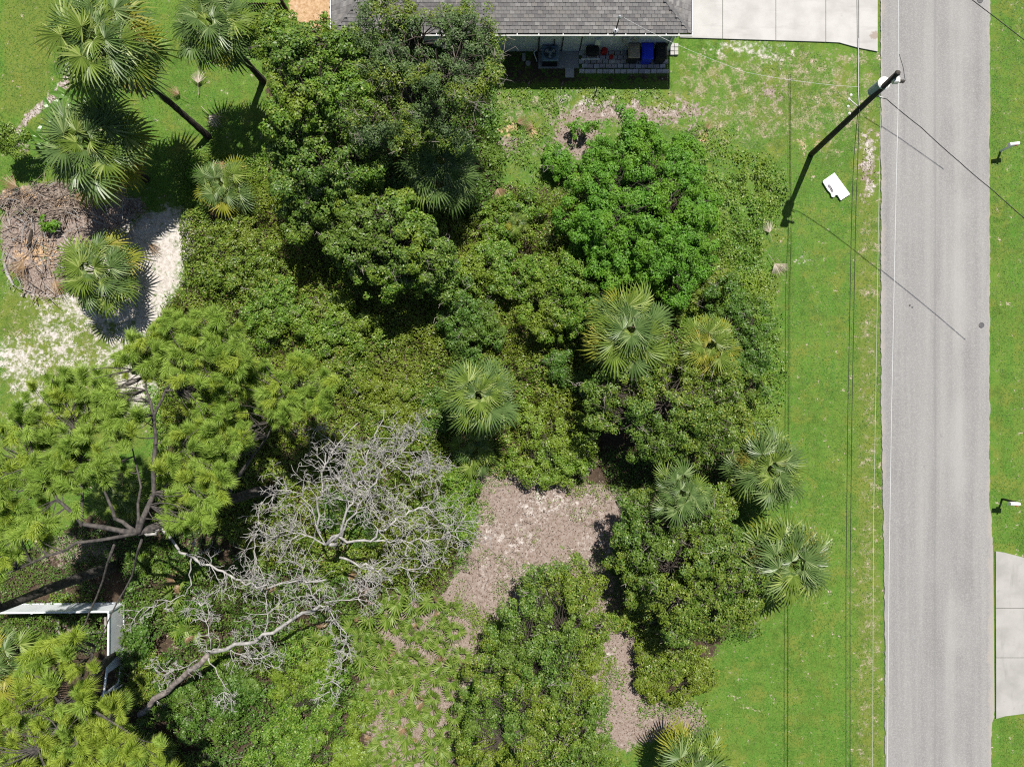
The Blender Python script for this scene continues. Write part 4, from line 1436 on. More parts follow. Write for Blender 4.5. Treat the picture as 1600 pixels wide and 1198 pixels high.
tree('oak_tree', [(850, 920, 40, 3.8), (900, 915, 40, 3.6), (820, 970, 44, 4.0), (880, 975, 54, 4.4), (930, 980, 30, 3.4), (780, 1030, 44, 3.6), (840, 1040, 56, 4.6), (905, 1045, 48, 4.2), (755, 1095, 44, 3.4), (810, 1110, 56, 4.4), (880, 1110, 56, 4.6), (930, 1105, 30, 3.4),
                  (745, 1160, 42, 3.4), (800, 1175, 54, 4.2), (870, 1180, 58, 4.6), (925, 1170, 36, 3.6), (840, 1240, 60, 4.4)],
     M['oak'], 'broad scrubby oak spreading below the bare clearing', 'tree', (850, 1060), 7, (.115, .064), 380, .33, 1.15, OG, .13, 140, M['vine'])
tree('small_tree', [(8, 212, 24, 2.4), (22, 224, 16, 2.2)], M['creeper'], 'small bright tree beside the sandy trail in the lawn', 'tree', (14, 222), 8, (.11, .06), 330, .30, 1.0, None, .05)

# ------------------------------------------------------------------ shrubs
SG = 'shrubs growing through the undergrowth'
shrubs = [
    ('shrub', [(735, 480, 38, 2.4), (715, 505, 34, 2.2), (760, 510, 36, 2.2), (735, 535, 34, 1.8)], 'dark_shrub', 'dense round green shrub between the shaded hollow and the single palm', (735, 505)),
    ('shrub', [(850, 430, 40, 3.0), (895, 440, 42, 3.2), (840, 480, 40, 3.0), (890, 485, 40, 3.0), (860, 510, 30, 2.4), (925, 470, 24, 2.6)], 'vine_green', 'tall yellowish shrub beside the big cabbage palm', (870, 470)),
    ('shrub', [(765, 410, 40, 2.0), (800, 440, 34, 1.8), (735, 430, 30, 1.8)], 'creeper', 'light green shrub above the dense round shrub', (765, 425)),
    ('shrub', [(365, 370, 44, 1.5), (400, 420, 46, 1.7), (345, 420, 40, 1.4)], 'vine', 'low olive shrub mound beside the white sand', (370, 405)),
    ('shrub', [(430, 465, 40, 1.7), (410, 500, 36, 1.5), (455, 495, 30, 1.5)], 'creeper', 'light green mound between the pine crown and the dark hollow', (430, 485)),
    ('shrub', [(530, 500, 38, 1.5), (570, 530, 36, 1.3), (500, 530, 32, 1.3)], 'creeper', 'low leafy mound just below the deep shadow', (535, 520)),
    ('shrub', [(880, 575, 30, 1.5), (905, 595, 22, 1.3)], 'dark_shrub', 'small green shrub beside the dark edge of the rounded oak', (885, 580)),
    ('shrub', [(840, 665, 44, 1.4), (885, 690, 42, 1.5), (830, 715, 40, 1.3), (900, 720, 30, 1.3), (860, 740, 26, 1.0)], 'creeper', 'yellow-green shrub bank at the top of the clearing', (860, 700)),
    ('shrub', [(718, 755, 30, 1.2), (712, 795, 32, 1.2), (725, 825, 22, .9)], 'vine_green', 'low green shrub along the edge of the clearing by the dead branches', (716, 785)),
    ('shrub', [(1030, 1035, 38, 1.3), (1075, 1040, 36, 1.2), (1050, 1070, 34, 1.1), (1020, 1065, 22, .9), (1095, 1060, 20, .9), (1010, 1000, 26, 1.1), (990, 965, 22, 1.1)], 'vine', 'low olive shrub with yellow tips wrapped by the bare path', (1050, 1050)),
    ('shrub', [(1140, 470, 34, 2.4), (1170, 500, 36, 2.6), (1130, 520, 30, 2.4), (1180, 545, 34, 2.6), (1185, 590, 28, 2.4), (1165, 570, 26, 2.4)], 'dark_shrub', 'dark green shrub bordering the mown verge beside the yellowed palm', (1165, 540)),
    ('shrub', [(1080, 430, 36, 1.6), (1120, 445, 32, 1.6), (1060, 465, 30, 1.6)], 'vine', 'olive shrub between the bright tree and the dark border shrub', (1085, 445)),
    ('shrub', [(1078, 218, 14, 1.2), (1072, 232, 14, 1.1)], 'dark_shrub', 'small dark green bush on the patchy grass', (1076, 226)),
    ('shrub', [(905, 205, 16, 1.0), (925, 225, 14, 1.0)], 'pepper', 'small bright bush on the bare mulch near the house', (912, 214)),
    ('shrub', [(868, 248, 22, 1.0), (880, 262, 16, .9)], 'pepper', 'small green bush between brown mulch and weeds', (872, 254)),
    ('shrub', [(292, 262, 14, 1.3), (303, 275, 10, 1.1)], 'pepper', 'small blue-green bush in the shade of the second palm', (296, 268)),
    ('shrub', [(790, 335, 36, 1.3), (825, 320, 30, 1.2), (780, 370, 30, 1.2)], 'vine_green', 'low leafy shrub below the brown dead frond', (795, 345)),
    ('shrub', [(330, 1120, 46, 1.3), (285, 1090, 40, 1.2), (370, 1080, 40, 1.2)], 'dark_shrub', 'dark shrub below the leaning dead trunk', (330, 1100)),
    ('shrub', [(450, 1040, 44, 1.4), (500, 1060, 46, 1.5), (470, 1110, 48, 1.6), (530, 1120, 40, 1.4)], 'vine_green', 'broad light green shrub beside the saw palmettos', (485, 1085)),
    ('shrub', [(430, 1165, 46, 1.5), (490, 1180, 46, 1.5), (540, 1180, 30, 1.2)], 'creeper', 'yellow-green shrub below the broad light green shrub', (480, 1175)),
    ('shrub', [(212, 990, 24, 1.3), (205, 1025, 18, 1.1), (222, 962, 16, 1.0)], 'dark_shrub', 'dark green shrub pressing against the vinyl fence panel', (213, 995)),
    ('shrub', [(240, 1040, 32, 1.0), (225, 1075, 28, .9)], 'vine', 'olive ground shrub near the open end of the fence', (235, 1055)),
    ('shrub', [(610, 640, 42, 1.2), (650, 665, 36, 1.1), (640, 610, 34, 1.1)], 'vine', 'olive mound behind the dead tree crown', (630, 640)),
    ('shrub', [(680, 620, 24, 1.2), (672, 655, 20, 1.1)], 'dark_shrub', 'green bush beside the single palm', (677, 635)),
    ('shrub', [(525, 575, 40, 1.2), (570, 590, 34, 1.1)], 'vine', 'olive mound between the pine tufts and the dead crown', (545, 582)),
    ('shrub', [(70, 347, 10, .7), (83, 352, 8, .6)], 'pepper', 'tiny green sapling in the brush pile', (74, 350)),
    ('shrub', [(520, 800, 30, .9), (560, 830, 30, .9)], 'dark_shrub', 'dark shrub beneath the dead branches', (540, 815)),
    ('shrub', [(660, 790, 34, 1.0), (640, 830, 30, 1.0), (680, 840, 26, .9)], 'vine', 'olive shrub under the outer dead twigs', (660, 815)),
]
for i, (nm, lobes, m, lab, base) in enumerate(shrubs):
    big = max(l_[2] for l_ in lobes) > 18
    tree(nm, lobes, M[m], lab, 'shrub', base, 100 + i, (.12, .07) if m != 'pepper' else (.16, .08), 350, .30 if big else .2, 1.05, SG, .05, 12 if big else 0, zlow=-.05)


# ------------------------------------------------------------------ undergrowth mats (nobody could count these)
def mat_cover(name, polys, m, label, hmin, hmax, per_m2, leaf, seed, jit=16, thin=0.0, soft=9):
    rng = np.random.default_rng(seed)
    allx = [p[0] for q in polys for p in q]
    ally = [p[1] for q in polys for p in q]
    x0, x1, y0, y1 = min(allx) - 12, max(allx) + 12, min(ally) - 12, max(ally) + 12
    n = int((x1 - x0) * (y1 - y0) * K * K * per_m2)
    px, py = rng.uniform(x0, x1, n), rng.uniform(y0, y1, n)
    wt = sample(zone(polys, jit, soft, seed), px, py)
    keep = rng.random(n) < np.clip((wt - .12) * 1.5, 0, 1)
    if thin > 0:
        keep &= fnoise(px, py, 30, seed + 5) + rng.normal(size=n) * .05 > thin
    px, py, wt = px[keep], py[keep], wt[keep]
    # uneven cover: humps of three sizes
    hgt = .45 * vnoise(px, py, 46, seed + 2) + .35 * vnoise(px, py, 20, seed + 3) + .2 * vnoise(px, py, 9, seed + 4)
    hgt = np.clip((hgt - .22) / .5, 0, 1)
    z = hmin + (hmax - hmin) * hgt * np.clip(wt * 1.1, .1, 1)
    z = z * np.where(rng.random(len(z)) < .78, rng.uniform(.86, 1.06, len(z)), rng.uniform(.25, .95, len(z))) + rng.normal(size=len(z)) * .02
    x = (px - 800) * K
    y = (599 - py) * K
    # slope of the humps leans the leaves
    e = 3.0
    hx = .45 * vnoise(px + e, py, 46, seed + 2) + .35 * vnoise(px + e, py, 20, seed + 3) + .2 * vnoise(px + e, py, 9, seed + 4)
    hy = .45 * vnoise(px, py - e, 46, seed + 2) + .35 * vnoise(px, py - e, 20, seed + 3) + .2 * vnoise(px, py - e, 9, seed + 4)
    h0 = .45 * vnoise(px, py, 46, seed + 2) + .35 * vnoise(px, py, 20, seed + 3) + .2 * vnoise(px, py, 9, seed + 4)
    g = (hmax - hmin) / .5 / (e * K)
    nrm = np.stack([-(hx - h0) * g * .8, -(hy - h0) * g * .8, np.ones(len(x))], 1) + rng.normal(size=(len(x), 3)) * .42
    o = leaves_obj(name, np.stack([x, y, z], 1), nrm, leaf[0], leaf[1], m, None, rng)
    return tag(o, label, 'undergrowth', None, 'stuff')


mat_cover('vine_undergrowth', [[(288, 340), (420, 270), (520, 300), (720, 320), (890, 300), (915, 430), (930, 560), (925, 730), (800, 740), (742, 735), (738, 820), (690, 880), (680, 930), (560, 900), (420, 880), (300, 800), (262, 660), (240, 520), (290, 450)]],
          M['vine'], 'tangled olive vines covering the middle of the lot', .08, 1.15, 370, (.12, .072), 201)
mat_cover('vine_undergrowth', [[(1085, 255), (1190, 245), (1215, 270), (1222, 310), (1200, 340), (1190, 430), (1205, 470), (1215, 640), (1190, 690), (1130, 700), (930, 600), (890, 440), (890, 300), (1000, 250)]],
          M['creeper'], 'bright low vines creeping out to the mown verge', .03, .75, 340, (.125, .075), 202, jit=30, soft=18, thin=.36)
mat_cover('dark_undergrowth', [[(180, 1000), (200, 930), (200, 850), (300, 860), (560, 890), (585, 1000), (560, 1100), (572, 1260), (-60, 1260), (-60, 1120), (180, 1100)], [(-60, 950), (170, 950), (170, 1010), (-60, 1060)]],
          M['dark_shrub'], 'dark leafy undergrowth around the fence and dead trunk', .06, 1.15, 310, (.12, .068), 203, thin=.33)
mat_cover('weeds', [[(755, 190), (860, 190), (885, 250), (880, 330), (740, 340), (745, 250)], [(760, 140), (1050, 138), (1060, 160), (960, 160), (880, 168), (770, 175)], [(1070, 200), (1160, 215), (1150, 250), (1090, 240)]],
          M['creeper'], 'ragged weeds between the house and the thicket', .02, .20, 210, (.095, .055), 204, thin=.50, jit=24, soft=16)
mat_cover('weeds', [[(275, 250), (420, 240), (425, 320), (300, 350), (275, 300)]], M['vine_green'], 'leafy weeds beneath the tall trees beside the lawn', .1, .6, 300, (.12, .07), 205)
mat_cover('weeds', [[(930, 700), (1180, 690), (1200, 780), (1180, 990), (1120, 1000), (1000, 1000), (950, 900), (975, 790)]], M['dark_shrub'], 'shaded weeds under the verge oaks and palms', .05, .5, 240, (.11, .06), 206)
mat_cover('weeds', [[(425, 40), (770, 30), (780, 250), (760, 335), (430, 335)]], M['dark_shrub'], 'shaded undergrowth below the live oak', .1, .9, 240, (.15, .09), 211)
mat_cover('weeds', [PALMETTO_BED], M['vine_green'], 'sparse weeds among the saw palmettos', .02, .22, 220, (.10, .055), 207, thin=.57)
mat_cover('weeds', [path_poly(CLEARING + CLEARING[:1], 34)], M['creeper'], 'weeds creeping in from the rim of the clearing', .0, .22, 230, (.09, .05), 212, thin=.50, jit=14, soft=6)
mat_cover('weeds', [CLEARING], M['creeper'], 'scattered seedlings on the pinkish clearing', .0, .10, 170, (.07, .04), 208, thin=.60, jit=24, soft=14)
mat_cover('weeds', [[(-40, 760), (60, 840), (200, 800), (420, 740), (430, 800), (300, 880), (200, 900), (60, 960), (-40, 960)]], M['dark_shrub'], 'shaded weeds under the big pine', .03, .4, 200, (.11, .06), 209, thin=.42)
mat_cover('weeds', [[(268, 440), (300, 420), (290, 500), (255, 560), (235, 540)], [(225, 560), (300, 560), (300, 690), (240, 700), (230, 620)], [(60, 930), (185, 925), (185, 944), (60, 946)]], M['vine_green'], 'loose weeds at the edge of the white sand', .02, .35, 260, (.10, .06), 210, thin=.44)


# turf blades over the lawns
def turf(seed=300, n=420000):
    rng = np.random.default_rng(seed)
    px, py = rng.uniform(-20, 1620, n), rng.uniform(-20, 1218, n)
    bare = sample(BARE, px, py)
    dry = sample(Z['dry'], px, py)
    keep = (bare < .45) & (rng.random(n) > bare * 1.4) & (rng.random(n) > dry * .35)
    keep &= ~((px > 1378) & (px < 1551))
    keep &= ~((py < 82) & (px > 1058) & (px < 1378))
    keep &= ~((px > 1552) & (py > 858) & (py < 1124))
    keep &= ~((py < 112) & (px > 786) & (px < 1052) & (px > 840))
    keep &= ~((py < 82) & (px > 515) & (px < 1060))
    px, py = px[keep], py[keep]
    n = len(px)
    x, y = (px - 800) * K, (599 - py) * K
    gz_ = (fnoise(px, py, 60, 400) - .5) * .10 - .06
    a = rng.uniform(0, 2 * math.pi, n)
    L = rng.uniform(.06, .15, n)
    w = rng.uniform(.010, .024, n)
    lift = rng.uniform(.002, .028, n)
    v = np.empty((n, 3, 3), np.float32)
    ca, sa = np.cos(a), np.sin(a)
    v[:, 0] = np.stack([x - sa * w, y + ca * w, gz_ + .004], 1)
    v[:, 1] = np.stack([x + sa * w, y - ca * w, gz_ + .004], 1)
    v[:, 2] = np.stack([x + ca * L, y + sa * L, gz_ + lift], 1)
    TRI[0] += n
    o = link('grass', np_mesh('grass', v.reshape(-1, 3), np.arange(n * 3).reshape(-1, 3)), None, M['grass'])
    tag(o, 'short turf blades over the lawns and verge', 'grass', None, 'stuff')


turf()


def litter(name, mask, m, label, n, L, W, seed, lo=.35):
    rng = np.random.default_rng(seed)
    px, py = rng.uniform(-20, 1620, n), rng.uniform(-20, 1218, n)
    k = (sample(mask, px, py) > lo) & ~((px > 1374) & (px < 1556))
    px, py = px[k], py[k]
    g_ = (fnoise(px, py, 60, 400) - .5) * .10 - .06
    pos = np.stack([(px - 800) * K, (599 - py) * K, g_ + rng.uniform(.006, .022, len(px))], 1)
    nrm = rng.normal(size=(len(px), 3)) * .35 + np.array([0, 0, 1])
    o = leaves_obj(name, pos, nrm, L, W, m, None, rng)
    tag(o, label, 'litter', None, 'stuff')


litter('leaf_litter', Z['mulch'], M['litter'], 'pale fallen leaves over the mulched ground', 70000, .05, .028, 310)
litter('leaf_litter', np.maximum(Z['soil'] * .9, Z['mulch'] * .8), M['litter_dark'], 'dark leaf mould under trees and on mulch', 120000, .085, .042, 311)


def sticks(name, region, n, label, seed, L=(.3, 1.3), r=(.008, .025), m='stick', z=(.01, .25), bundle=None):
    rr = random.Random(seed)
    s = MB()
    k = 0
    while k < n:
        px = rr.uniform(*region[0])
        py = rr.uniform(*region[1])
        if not poly_mask(region[2], np.array([px]), np.array([py]), 20, seed)[0]:
            continue
        a = rr.uniform(0, math.pi) if bundle is None else rr.gauss(bundle, .6)
        l_ = rr.uniform(*L)
        g_ = G(px, py)
        zz = rr.uniform(*z)
        dx, dy = math.cos(a) * l_ / 2, math.sin(a) * l_ / 2
        b_ = rr.uniform(-.12, .12) * l_
        s.tube([(g_[0] - dx, g_[1] - dy, zz), (g_[0] - dy * b_, g_[1] + dx * b_, zz + rr.uniform(0, .1)), (g_[0] + dx, g_[1] + dy, zz + rr.uniform(-.02, .15))], [rr.uniform(*r), rr.uniform(*r), .005], 4, False)
        k += 1
    tag(s.obj(name, M[m]), label, 'debris', None, 'stuff')


BRUSH = [(2, 300), (90, 284), (185, 292), (228, 322), (205, 360), (120, 395), (95, 465), (40, 470), (8, 420)]
sticks('brush_debris', ((0, 230), (280, 480), BRUSH), 190, 'grey sticks heaped in the brush pile', 41, (.3, 1.7), (.012, .034))
sticks('brush_debris', ((0, 180), (285, 345), [(0, 300), (90, 286), (140, 300), (130, 335), (60, 345), (5, 330)]), 170, 'straw-coloured frond stalks across the brush pile', 42, (.6, 1.8), (.012, .03), 'stick', (.1, .4), .5)
sticks('brush_debris', ((0, 235), (285, 480), BRUSH), 130, 'bleached sticks and stalks in the brush pile', 45, (.25, 1.2), (.012, .03), 'dead_wood', (.05, .4))
sticks('fallen_twig_debris', ((690, 990), (735, 1110), CLEARING), 130, 'thin twigs scattered over the clearing', 43, (.15, .7), (.006, .014))
sticks('fallen_twig_debris', ((560, 720), (900, 1198), PALMETTO_BED), 120, 'thin twigs among the saw palmettos', 44, (.2, .8), (.006, .016))

# ------------------------------------------------------------------ palms
def frond_mesh(name, m, segs=22, spread=125, pitch=24, pet=.56, seed=0, ragged=.1, drop=.38, tip=.10, fuse=.40):
    """fan frond, total length about 1 along +X, Z up: the blade bends down from the stalk like an umbrella"""
    rr = random.Random(seed)
    mb = MB()
    bl = 1.03 - pet
    da = math.radians(2 * spread / segs)
    rp = Matrix.Rotation(math.radians(pitch), 3, 'Y')
    hub = Vector((pet, 0, 0))

    def pt(r_, a, side, up, extra=0.0):
        ca, sa = math.cos(a), math.sin(a)
        v = rp @ Vector((r_ * ca - sa * side, r_ * sa + ca * side, up))
        return hub + v + Vector((0, 0, -drop * r_ * r_ / bl - extra))
    for k in range(segs):
        a = math.radians(-spread) + da * (k + .5)
        l_ = bl * (1.0 - .22 * abs(a) / math.radians(spread)) * rr.uniform(1 - ragged, 1.06)
        a2 = a + rr.uniform(-.05, .05)
        v = [tuple(hub)]
        hw0 = l_ * fuse * math.tan(da / 2) * .96
        for q, hw in ((fuse, hw0), (.74, hw0 * .72)):
            aa = a if q == fuse else a2
            j = rr.uniform(-.012, .012)
            ex_ = tip * l_ * q ** 3
            v += [tuple(pt(l_ * q, aa, hw, hw * .55 + j, ex_)), tuple(pt(l_ * q, aa, 0, -hw * .40 + j, ex_)), tuple(pt(l_ * q, aa, -hw, hw * .55 + j, ex_))]
        v.append(tuple(pt(l_, a2, 0, 0, tip * 1.6 * l_ * rr.uniform(.4, 1.8))))
        mb.add(v, [(0, 1, 2), (0, 2, 3), (1, 4, 5, 2), (2, 5, 6, 3), (4, 7, 5), (5, 7, 6)])
    mb.cur = 1
    mb.tube([(0, 0, 0), (pet * .5, 0, .02), (pet + .02, 0, 0)], [.014, .010, .007], 4, False)
    return mb.mesh(name, [m, M['petiole'] if m not in (M['frond_dead'], M['frond_white']) else m])


FM = {}
for key in ('frond_blue', 'frond_green', 'frond_yellow', 'frond_dead', 'frond_white'):
    FM[key] = [frond_mesh('frond', M[key], 20, 128, pi_, .58, sd, .16, dr, td, .42) for pi_, dr, sd, td in ((4, .26, 1, .10), (20, .24, 2, .09), (36, .22, 3, .08), (50, .20, 4, .07))]
FM['palmetto'] = [frond_mesh('frond', M['palmetto'], 12, 115, 14, .42, sd, .1, .08, .04, .46) for sd in (5, 6)]


def palm(px, py, z, r_px, label, base=None, n=36, pal=('frond_blue', 'frond_green', 'frond_yellow'), w=(.45, .4, .15), seed=0, dead=3, flowers=0, group='cabbage palms around the lot', low=-25, name='cabbage_palm', trunk_r=.17):
    rr = random.Random(seed + 1000)
    c = P(px, py, z)
    b = G(*base) if base else (c[0], c[1], 0)
    t = thing(name, (b[0], b[1], -.05), label, 'palm tree', group)
    o = origin_of(t)
    R_ = r_px * K * (H - z) / H * .95
    if z > 1.2:
        s = MB()
        pts, rad = [], []
        nseg = max(6, int(z * 3))
        for k in range(nseg + 1):
            q = k / nseg
            pts.append((b[0] + (c[0] - b[0]) * q, b[1] + (c[1] - b[1]) * q, -.1 + (z - .15) * q))
            rad.append(trunk_r * (1.25 - .3 * min(1, q * 4)) * (1.0 + (.06 if k % 2 else -.04)))
        s.tube(pts, rad, 10)
        s.obj('trunk', M['palm_trunk'], t)
        s = MB()                                  # boots: stubs of old leaf bases below the crown
        for k in range(22):
            a = k * 2.4
            zz = z - 1.0 + .045 * k
            q = zz / z
            x, y = b[0] + (c[0] - b[0]) * q, b[1] + (c[1] - b[1]) * q
            s.tube([(x + math.cos(a) * trunk_r * .8, y + math.sin(a) * trunk_r * .8, zz - .1), (x + math.cos(a) * trunk_r * 1.9, y + math.sin(a) * trunk_r * 1.9, zz + .14)], [.06, .03], 4)
        s.obj('leaf_boots', M['palm_trunk'], t)
    n = int(n * 1.1)
    for k in range(n + dead):
        q = (k + .5) / n
        isdead = k >= n
        el = 76 - (76 - low) * min(q, 1) ** .8 + rr.uniform(-10, 10)
        if isdead:
            el = low - 25 + rr.uniform(-12, 8)
        az = math.radians(k * 137.5 + rr.uniform(-18, 18))
        if isdead:
            key = 'frond_dead'
        else:
            u = rr.random()
            key = pal[0] if u < w[0] else pal[1] if u < w[0] + w[1] else pal[2]
            if q < .55 and (key == pal[2] or rr.random() < .4):
                key = pal[0] if rr.random() < .6 else pal[1]
            if q > .72 and rr.random() < .2 + w[2]:
                key = pal[2] if rr.random() < .6 else pal[1]
        s_ = R_ * rr.uniform(.84, 1.18) * 1.08 * (.72 + .28 * min(1, q * 1.9))
        f = link('frond', FM[key][int(min(3, max(0, (el * .58 + rr.uniform(-2, 16)) / 16)))], t)
        mt = Matrix.Translation((c[0] - o.x, c[1] - o.y, z - o.z)) @ Matrix.Rotation(az, 4, 'Z') @ Matrix.Rotation(-math.radians(el), 4, 'Y') @ Matrix.Rotation(rr.uniform(-.5, .5), 4, 'X') @ Matrix.Diagonal((s_, s_ * rr.uniform(.95, 1.2), s_, 1))
        f.matrix_local = mt
    for k in range(8):                            # young spear fronds in the heart
        el = rr.uniform(38, 78)
        s_ = R_ * rr.uniform(.50, .70)
        f = link('frond', FM[pal[0] if k % 2 else pal[1]][3 if el > 66 else 2], t)
        f.matrix_local = Matrix.Translation((c[0] - o.x, c[1] - o.y, z - o.z + .14)) @ Matrix.Rotation(k * 2.4 + rr.uniform(-.3, .3), 4, 'Z') @ Matrix.Rotation(-math.radians(el), 4, 'Y') @ Matrix.Diagonal((s_, s_, s_, 1))
    rng = np.random.default_rng(seed + 5)
    for k in range(flowers):
        az = rr.uniform(0, 6.28) if flowers > 3 else [2.9, .1, 1.0][k] + rr.uniform(-.2, .2)
        d = np.array([math.cos(az), math.sin(az), .28])
        st = np.array([c[0], c[1], z + .1])
        e = st + d * R_ * .78
        m_ = 620
        q = rng.random(m_)
        pos = st + (e - st) * (.45 + .6 * q[:, None]) + rng.normal(size=(m_, 3)) * np.array([.17, .17, .10]) * (R_ / 2) * (.4 + q[:, None])
        leaves_obj('flower_sprays', pos, rng.normal(size=(m_, 3)) + np.array([0, 0, .4]), .10, .022, M['flower'], t, rng)
    return t


palm(165, 72, 8.0, 92, 'tallest palm, its bare leaning trunk crossing the lawn', (325, 213), 40, seed=1, w=(.35, .4, .25), flowers=2, dead=6)
palm(338, 44, 6.0, 68, 'palm by the brown picket fence with a short visible trunk', (411, 126), 36, seed=2, w=(.5, .35, .15), dead=5)
palm(152, 232, 4.5, 86, 'palm with banana leaves round it beside the leaning trunk', (228, 280), 40, seed=3, w=(.5, .35, .15), dead=5, flowers=1)
palm(156, 425, 2.5, 66, 'stout palm standing on white sand by the brush pile', (192, 440), 36, seed=4, w=(.45, .4, .15), dead=3)
palm(692, 262, 4.2, 66, 'dark green palm in the shade of the live oak', None, 30, ('frond_blue', 'frond_blue', 'frond_green'), (.6, .25, .15), seed=5, dead=2)
palm(748, 618, 4.6, 64, 'single full palm in the vines above the clearing', None, 42, ('frond_green', 'frond_blue', 'frond_yellow'), (.5, .4, .1), seed=6, dead=2, low=-12)
palm(982, 518, 4.6, 74, 'biggest yellow-fringed palm above the rounded oak', None, 42, ('frond_green', 'frond_blue', 'frond_yellow'), (.35, .3, .35), seed=7, dead=3, low=-15)
palm(1104, 540, 4.6, 56, 'yellowed palm sunk into the top of the rounded oak', None, 26, ('frond_yellow', 'frond_green', 'frond_yellow'), (.45, .4, .15), seed=8, dead=1, low=5)
palm(1062, 768, 5.4, 52, 'sparse bluish palm poking out of the large dark oak', None, 14, ('frond_blue', 'frond_blue', 'frond_green'), (.6, .3, .1), seed=9, dead=0, low=10)
palm(1196, 730, 3.6, 66, 'palm with dead fronds between two verge oaks', (1165, 726), 34, ('frond_blue', 'frond_green', 'frond_yellow'), (.45, .35, .2), seed=10, dead=4, flowers=1)
palm(1230, 876, 4.0, 78, 'palm with orange flower sprays leaning over the mown verge', (1190, 850), 38, ('frond_blue', 'frond_green', 'frond_yellow'), (.5, .35, .15), seed=11, dead=2, flowers=3)
palm(1082, 1196, 3.0, 62, 'palm partly out of view beside the end of the bare path', None, 34, ('frond_green', 'frond_blue', 'frond_yellow'), (.4, .3, .3), seed=12, dead=3)
palm(8, 1040, 3.6, 60, 'grey-yellow palm at the edge of the yellowish pine', None, 26, ('frond_yellow', 'frond_blue', 'frond_green'), (.4, .4, .2), seed=13, dead=4)
palm(243, 1186, 1.2, 42, 'low palm below the dark shrub and the yellowish pine', None, 16, ('frond_green', 'frond_blue', 'frond_yellow'), (.6, .3, .1), seed=14, dead=0, low=5, name='young_palm')
palm(190, 775, 1.4, 52, 'low palm in the gap of the big pine crown', None, 18, ('frond_green', 'frond_blue', 'frond_yellow'), (.6, .3, .1), seed=15, dead=1, low=5, name='young_palm')
palm(742, 706, 1.0, 40, 'young palm in the shadow at the corner of the clearing', None, 13, ('frond_green', 'frond_blue', 'frond_yellow'), (.6, .3, .1), seed=16, dead=2, low=5, name='young_palm')
palm(352, 292, 1.5, 50, 'young palm among weeds beside the vine-covered tree', None, 18, ('frond_green', 'frond_blue', 'frond_yellow'), (.6, .3, .1), seed=17, dead=2, low=5, name='young_palm')
palm(808, 350, 1.0, 26, 'sparse young palm beside the bright bushy tree', None, 7, ('frond_green', 'frond_blue', 'frond_yellow'), (.6, .3, .1), seed=18, dead=1, low=15, name='young_palm')


DF = {k: [frond_mesh('dead_frond', M[k], 15, 62, 2, .40, sd, .25, .05, .03, .30) for sd in (21, 22, 23)] for k in ('frond_dead', 'frond_white')}


def palmetto(px, py, seed, label, group, r=.55, n=8):
    rr = random.Random(seed)
    b = G(px, py)
    t = thing('saw_palmetto', (b[0], b[1], 0), label, 'saw palmetto', group)
    for k in range(n):
        el = rr.uniform(15, 70)
        az = k * 2.4 + rr.uniform(-.5, .5)
        s_ = r * rr.uniform(.8, 1.3)
        f = link('frond', FM['palmetto'][rr.randrange(2)] if rr.random() > .06 else FM['frond_dead'][0], t)
        f.matrix_local = Matrix.Translation((0, 0, rr.uniform(.1, .3))) @ Matrix.Rotation(az, 4, 'Z') @ Matrix.Rotation(-math.radians(el), 4, 'Y') @ Matrix.Rotation(rr.uniform(-.4, .4), 4, 'X') @ Matrix.Diagonal((s_, s_, s_, 1))


rr = random.Random(77)
pts_ = []
tries = 0
while len(pts_) < 62 and tries < 9000:
    tries += 1
    px, py = rr.uniform(565, 725), rr.uniform(905, 1205)
    if poly_mask(PALMETTO_BED, np.array([px]), np.array([py]), 0)[0] and all((px - a) ** 2 + (py - b) ** 2 > 19 ** 2 for a, b in pts_):
        pts_.append((px, py))
for k, (px, py) in enumerate(pts_):
    wh = 'along the edge of the clearing' if py < 965 else 'against the broad scrubby oak' if px > 690 else 'beside the light green shrub' if px < 600 else 'amid the middle of the patch' if py < 1060 else 'at the thin sandy end of the patch'
    big_ = rr.random()
    palmetto(px, py, k, ('large ' if big_ > .66 else 'small ' if big_ < .33 else 'middling ') + 'saw palmetto ' + wh, 'saw palmetto patch beside the scrubby oak', (.72 if big_ < .33 else .86 if big_ < .67 else 1.02), rr.randint(5, 7))
for k, (px, py) in enumerate([(262, 885), (290, 900), (280, 925), (300, 950), (285, 975), (300, 985), (345, 1030), (380, 1055), (310, 880), (225, 880), (395, 1060), (440, 930), (470, 985), (500, 1000), (515, 985), (400, 880), (560, 975), (480, 840), (540, 880), (500, 905)]):
    palmetto(px, py, 500 + k, ('saw palmetto between the fence and the dead limb' if px < 320 else 'saw palmetto under the leaning dead trunk' if py > 960 else 'saw palmetto beneath the bare dead crown'), 'saw palmettos under the dead trees', rr.uniform(.75, 1.0), 6)
for k, (px, py) in enumerate([(545, 565), (672, 570), (660, 690), (395, 330), (470, 590)]):
    palmetto(px, py, 600 + k, 'lone pale palmetto frond rising out of the olive vines', 'lone palmettos in the vines', .6, 2)

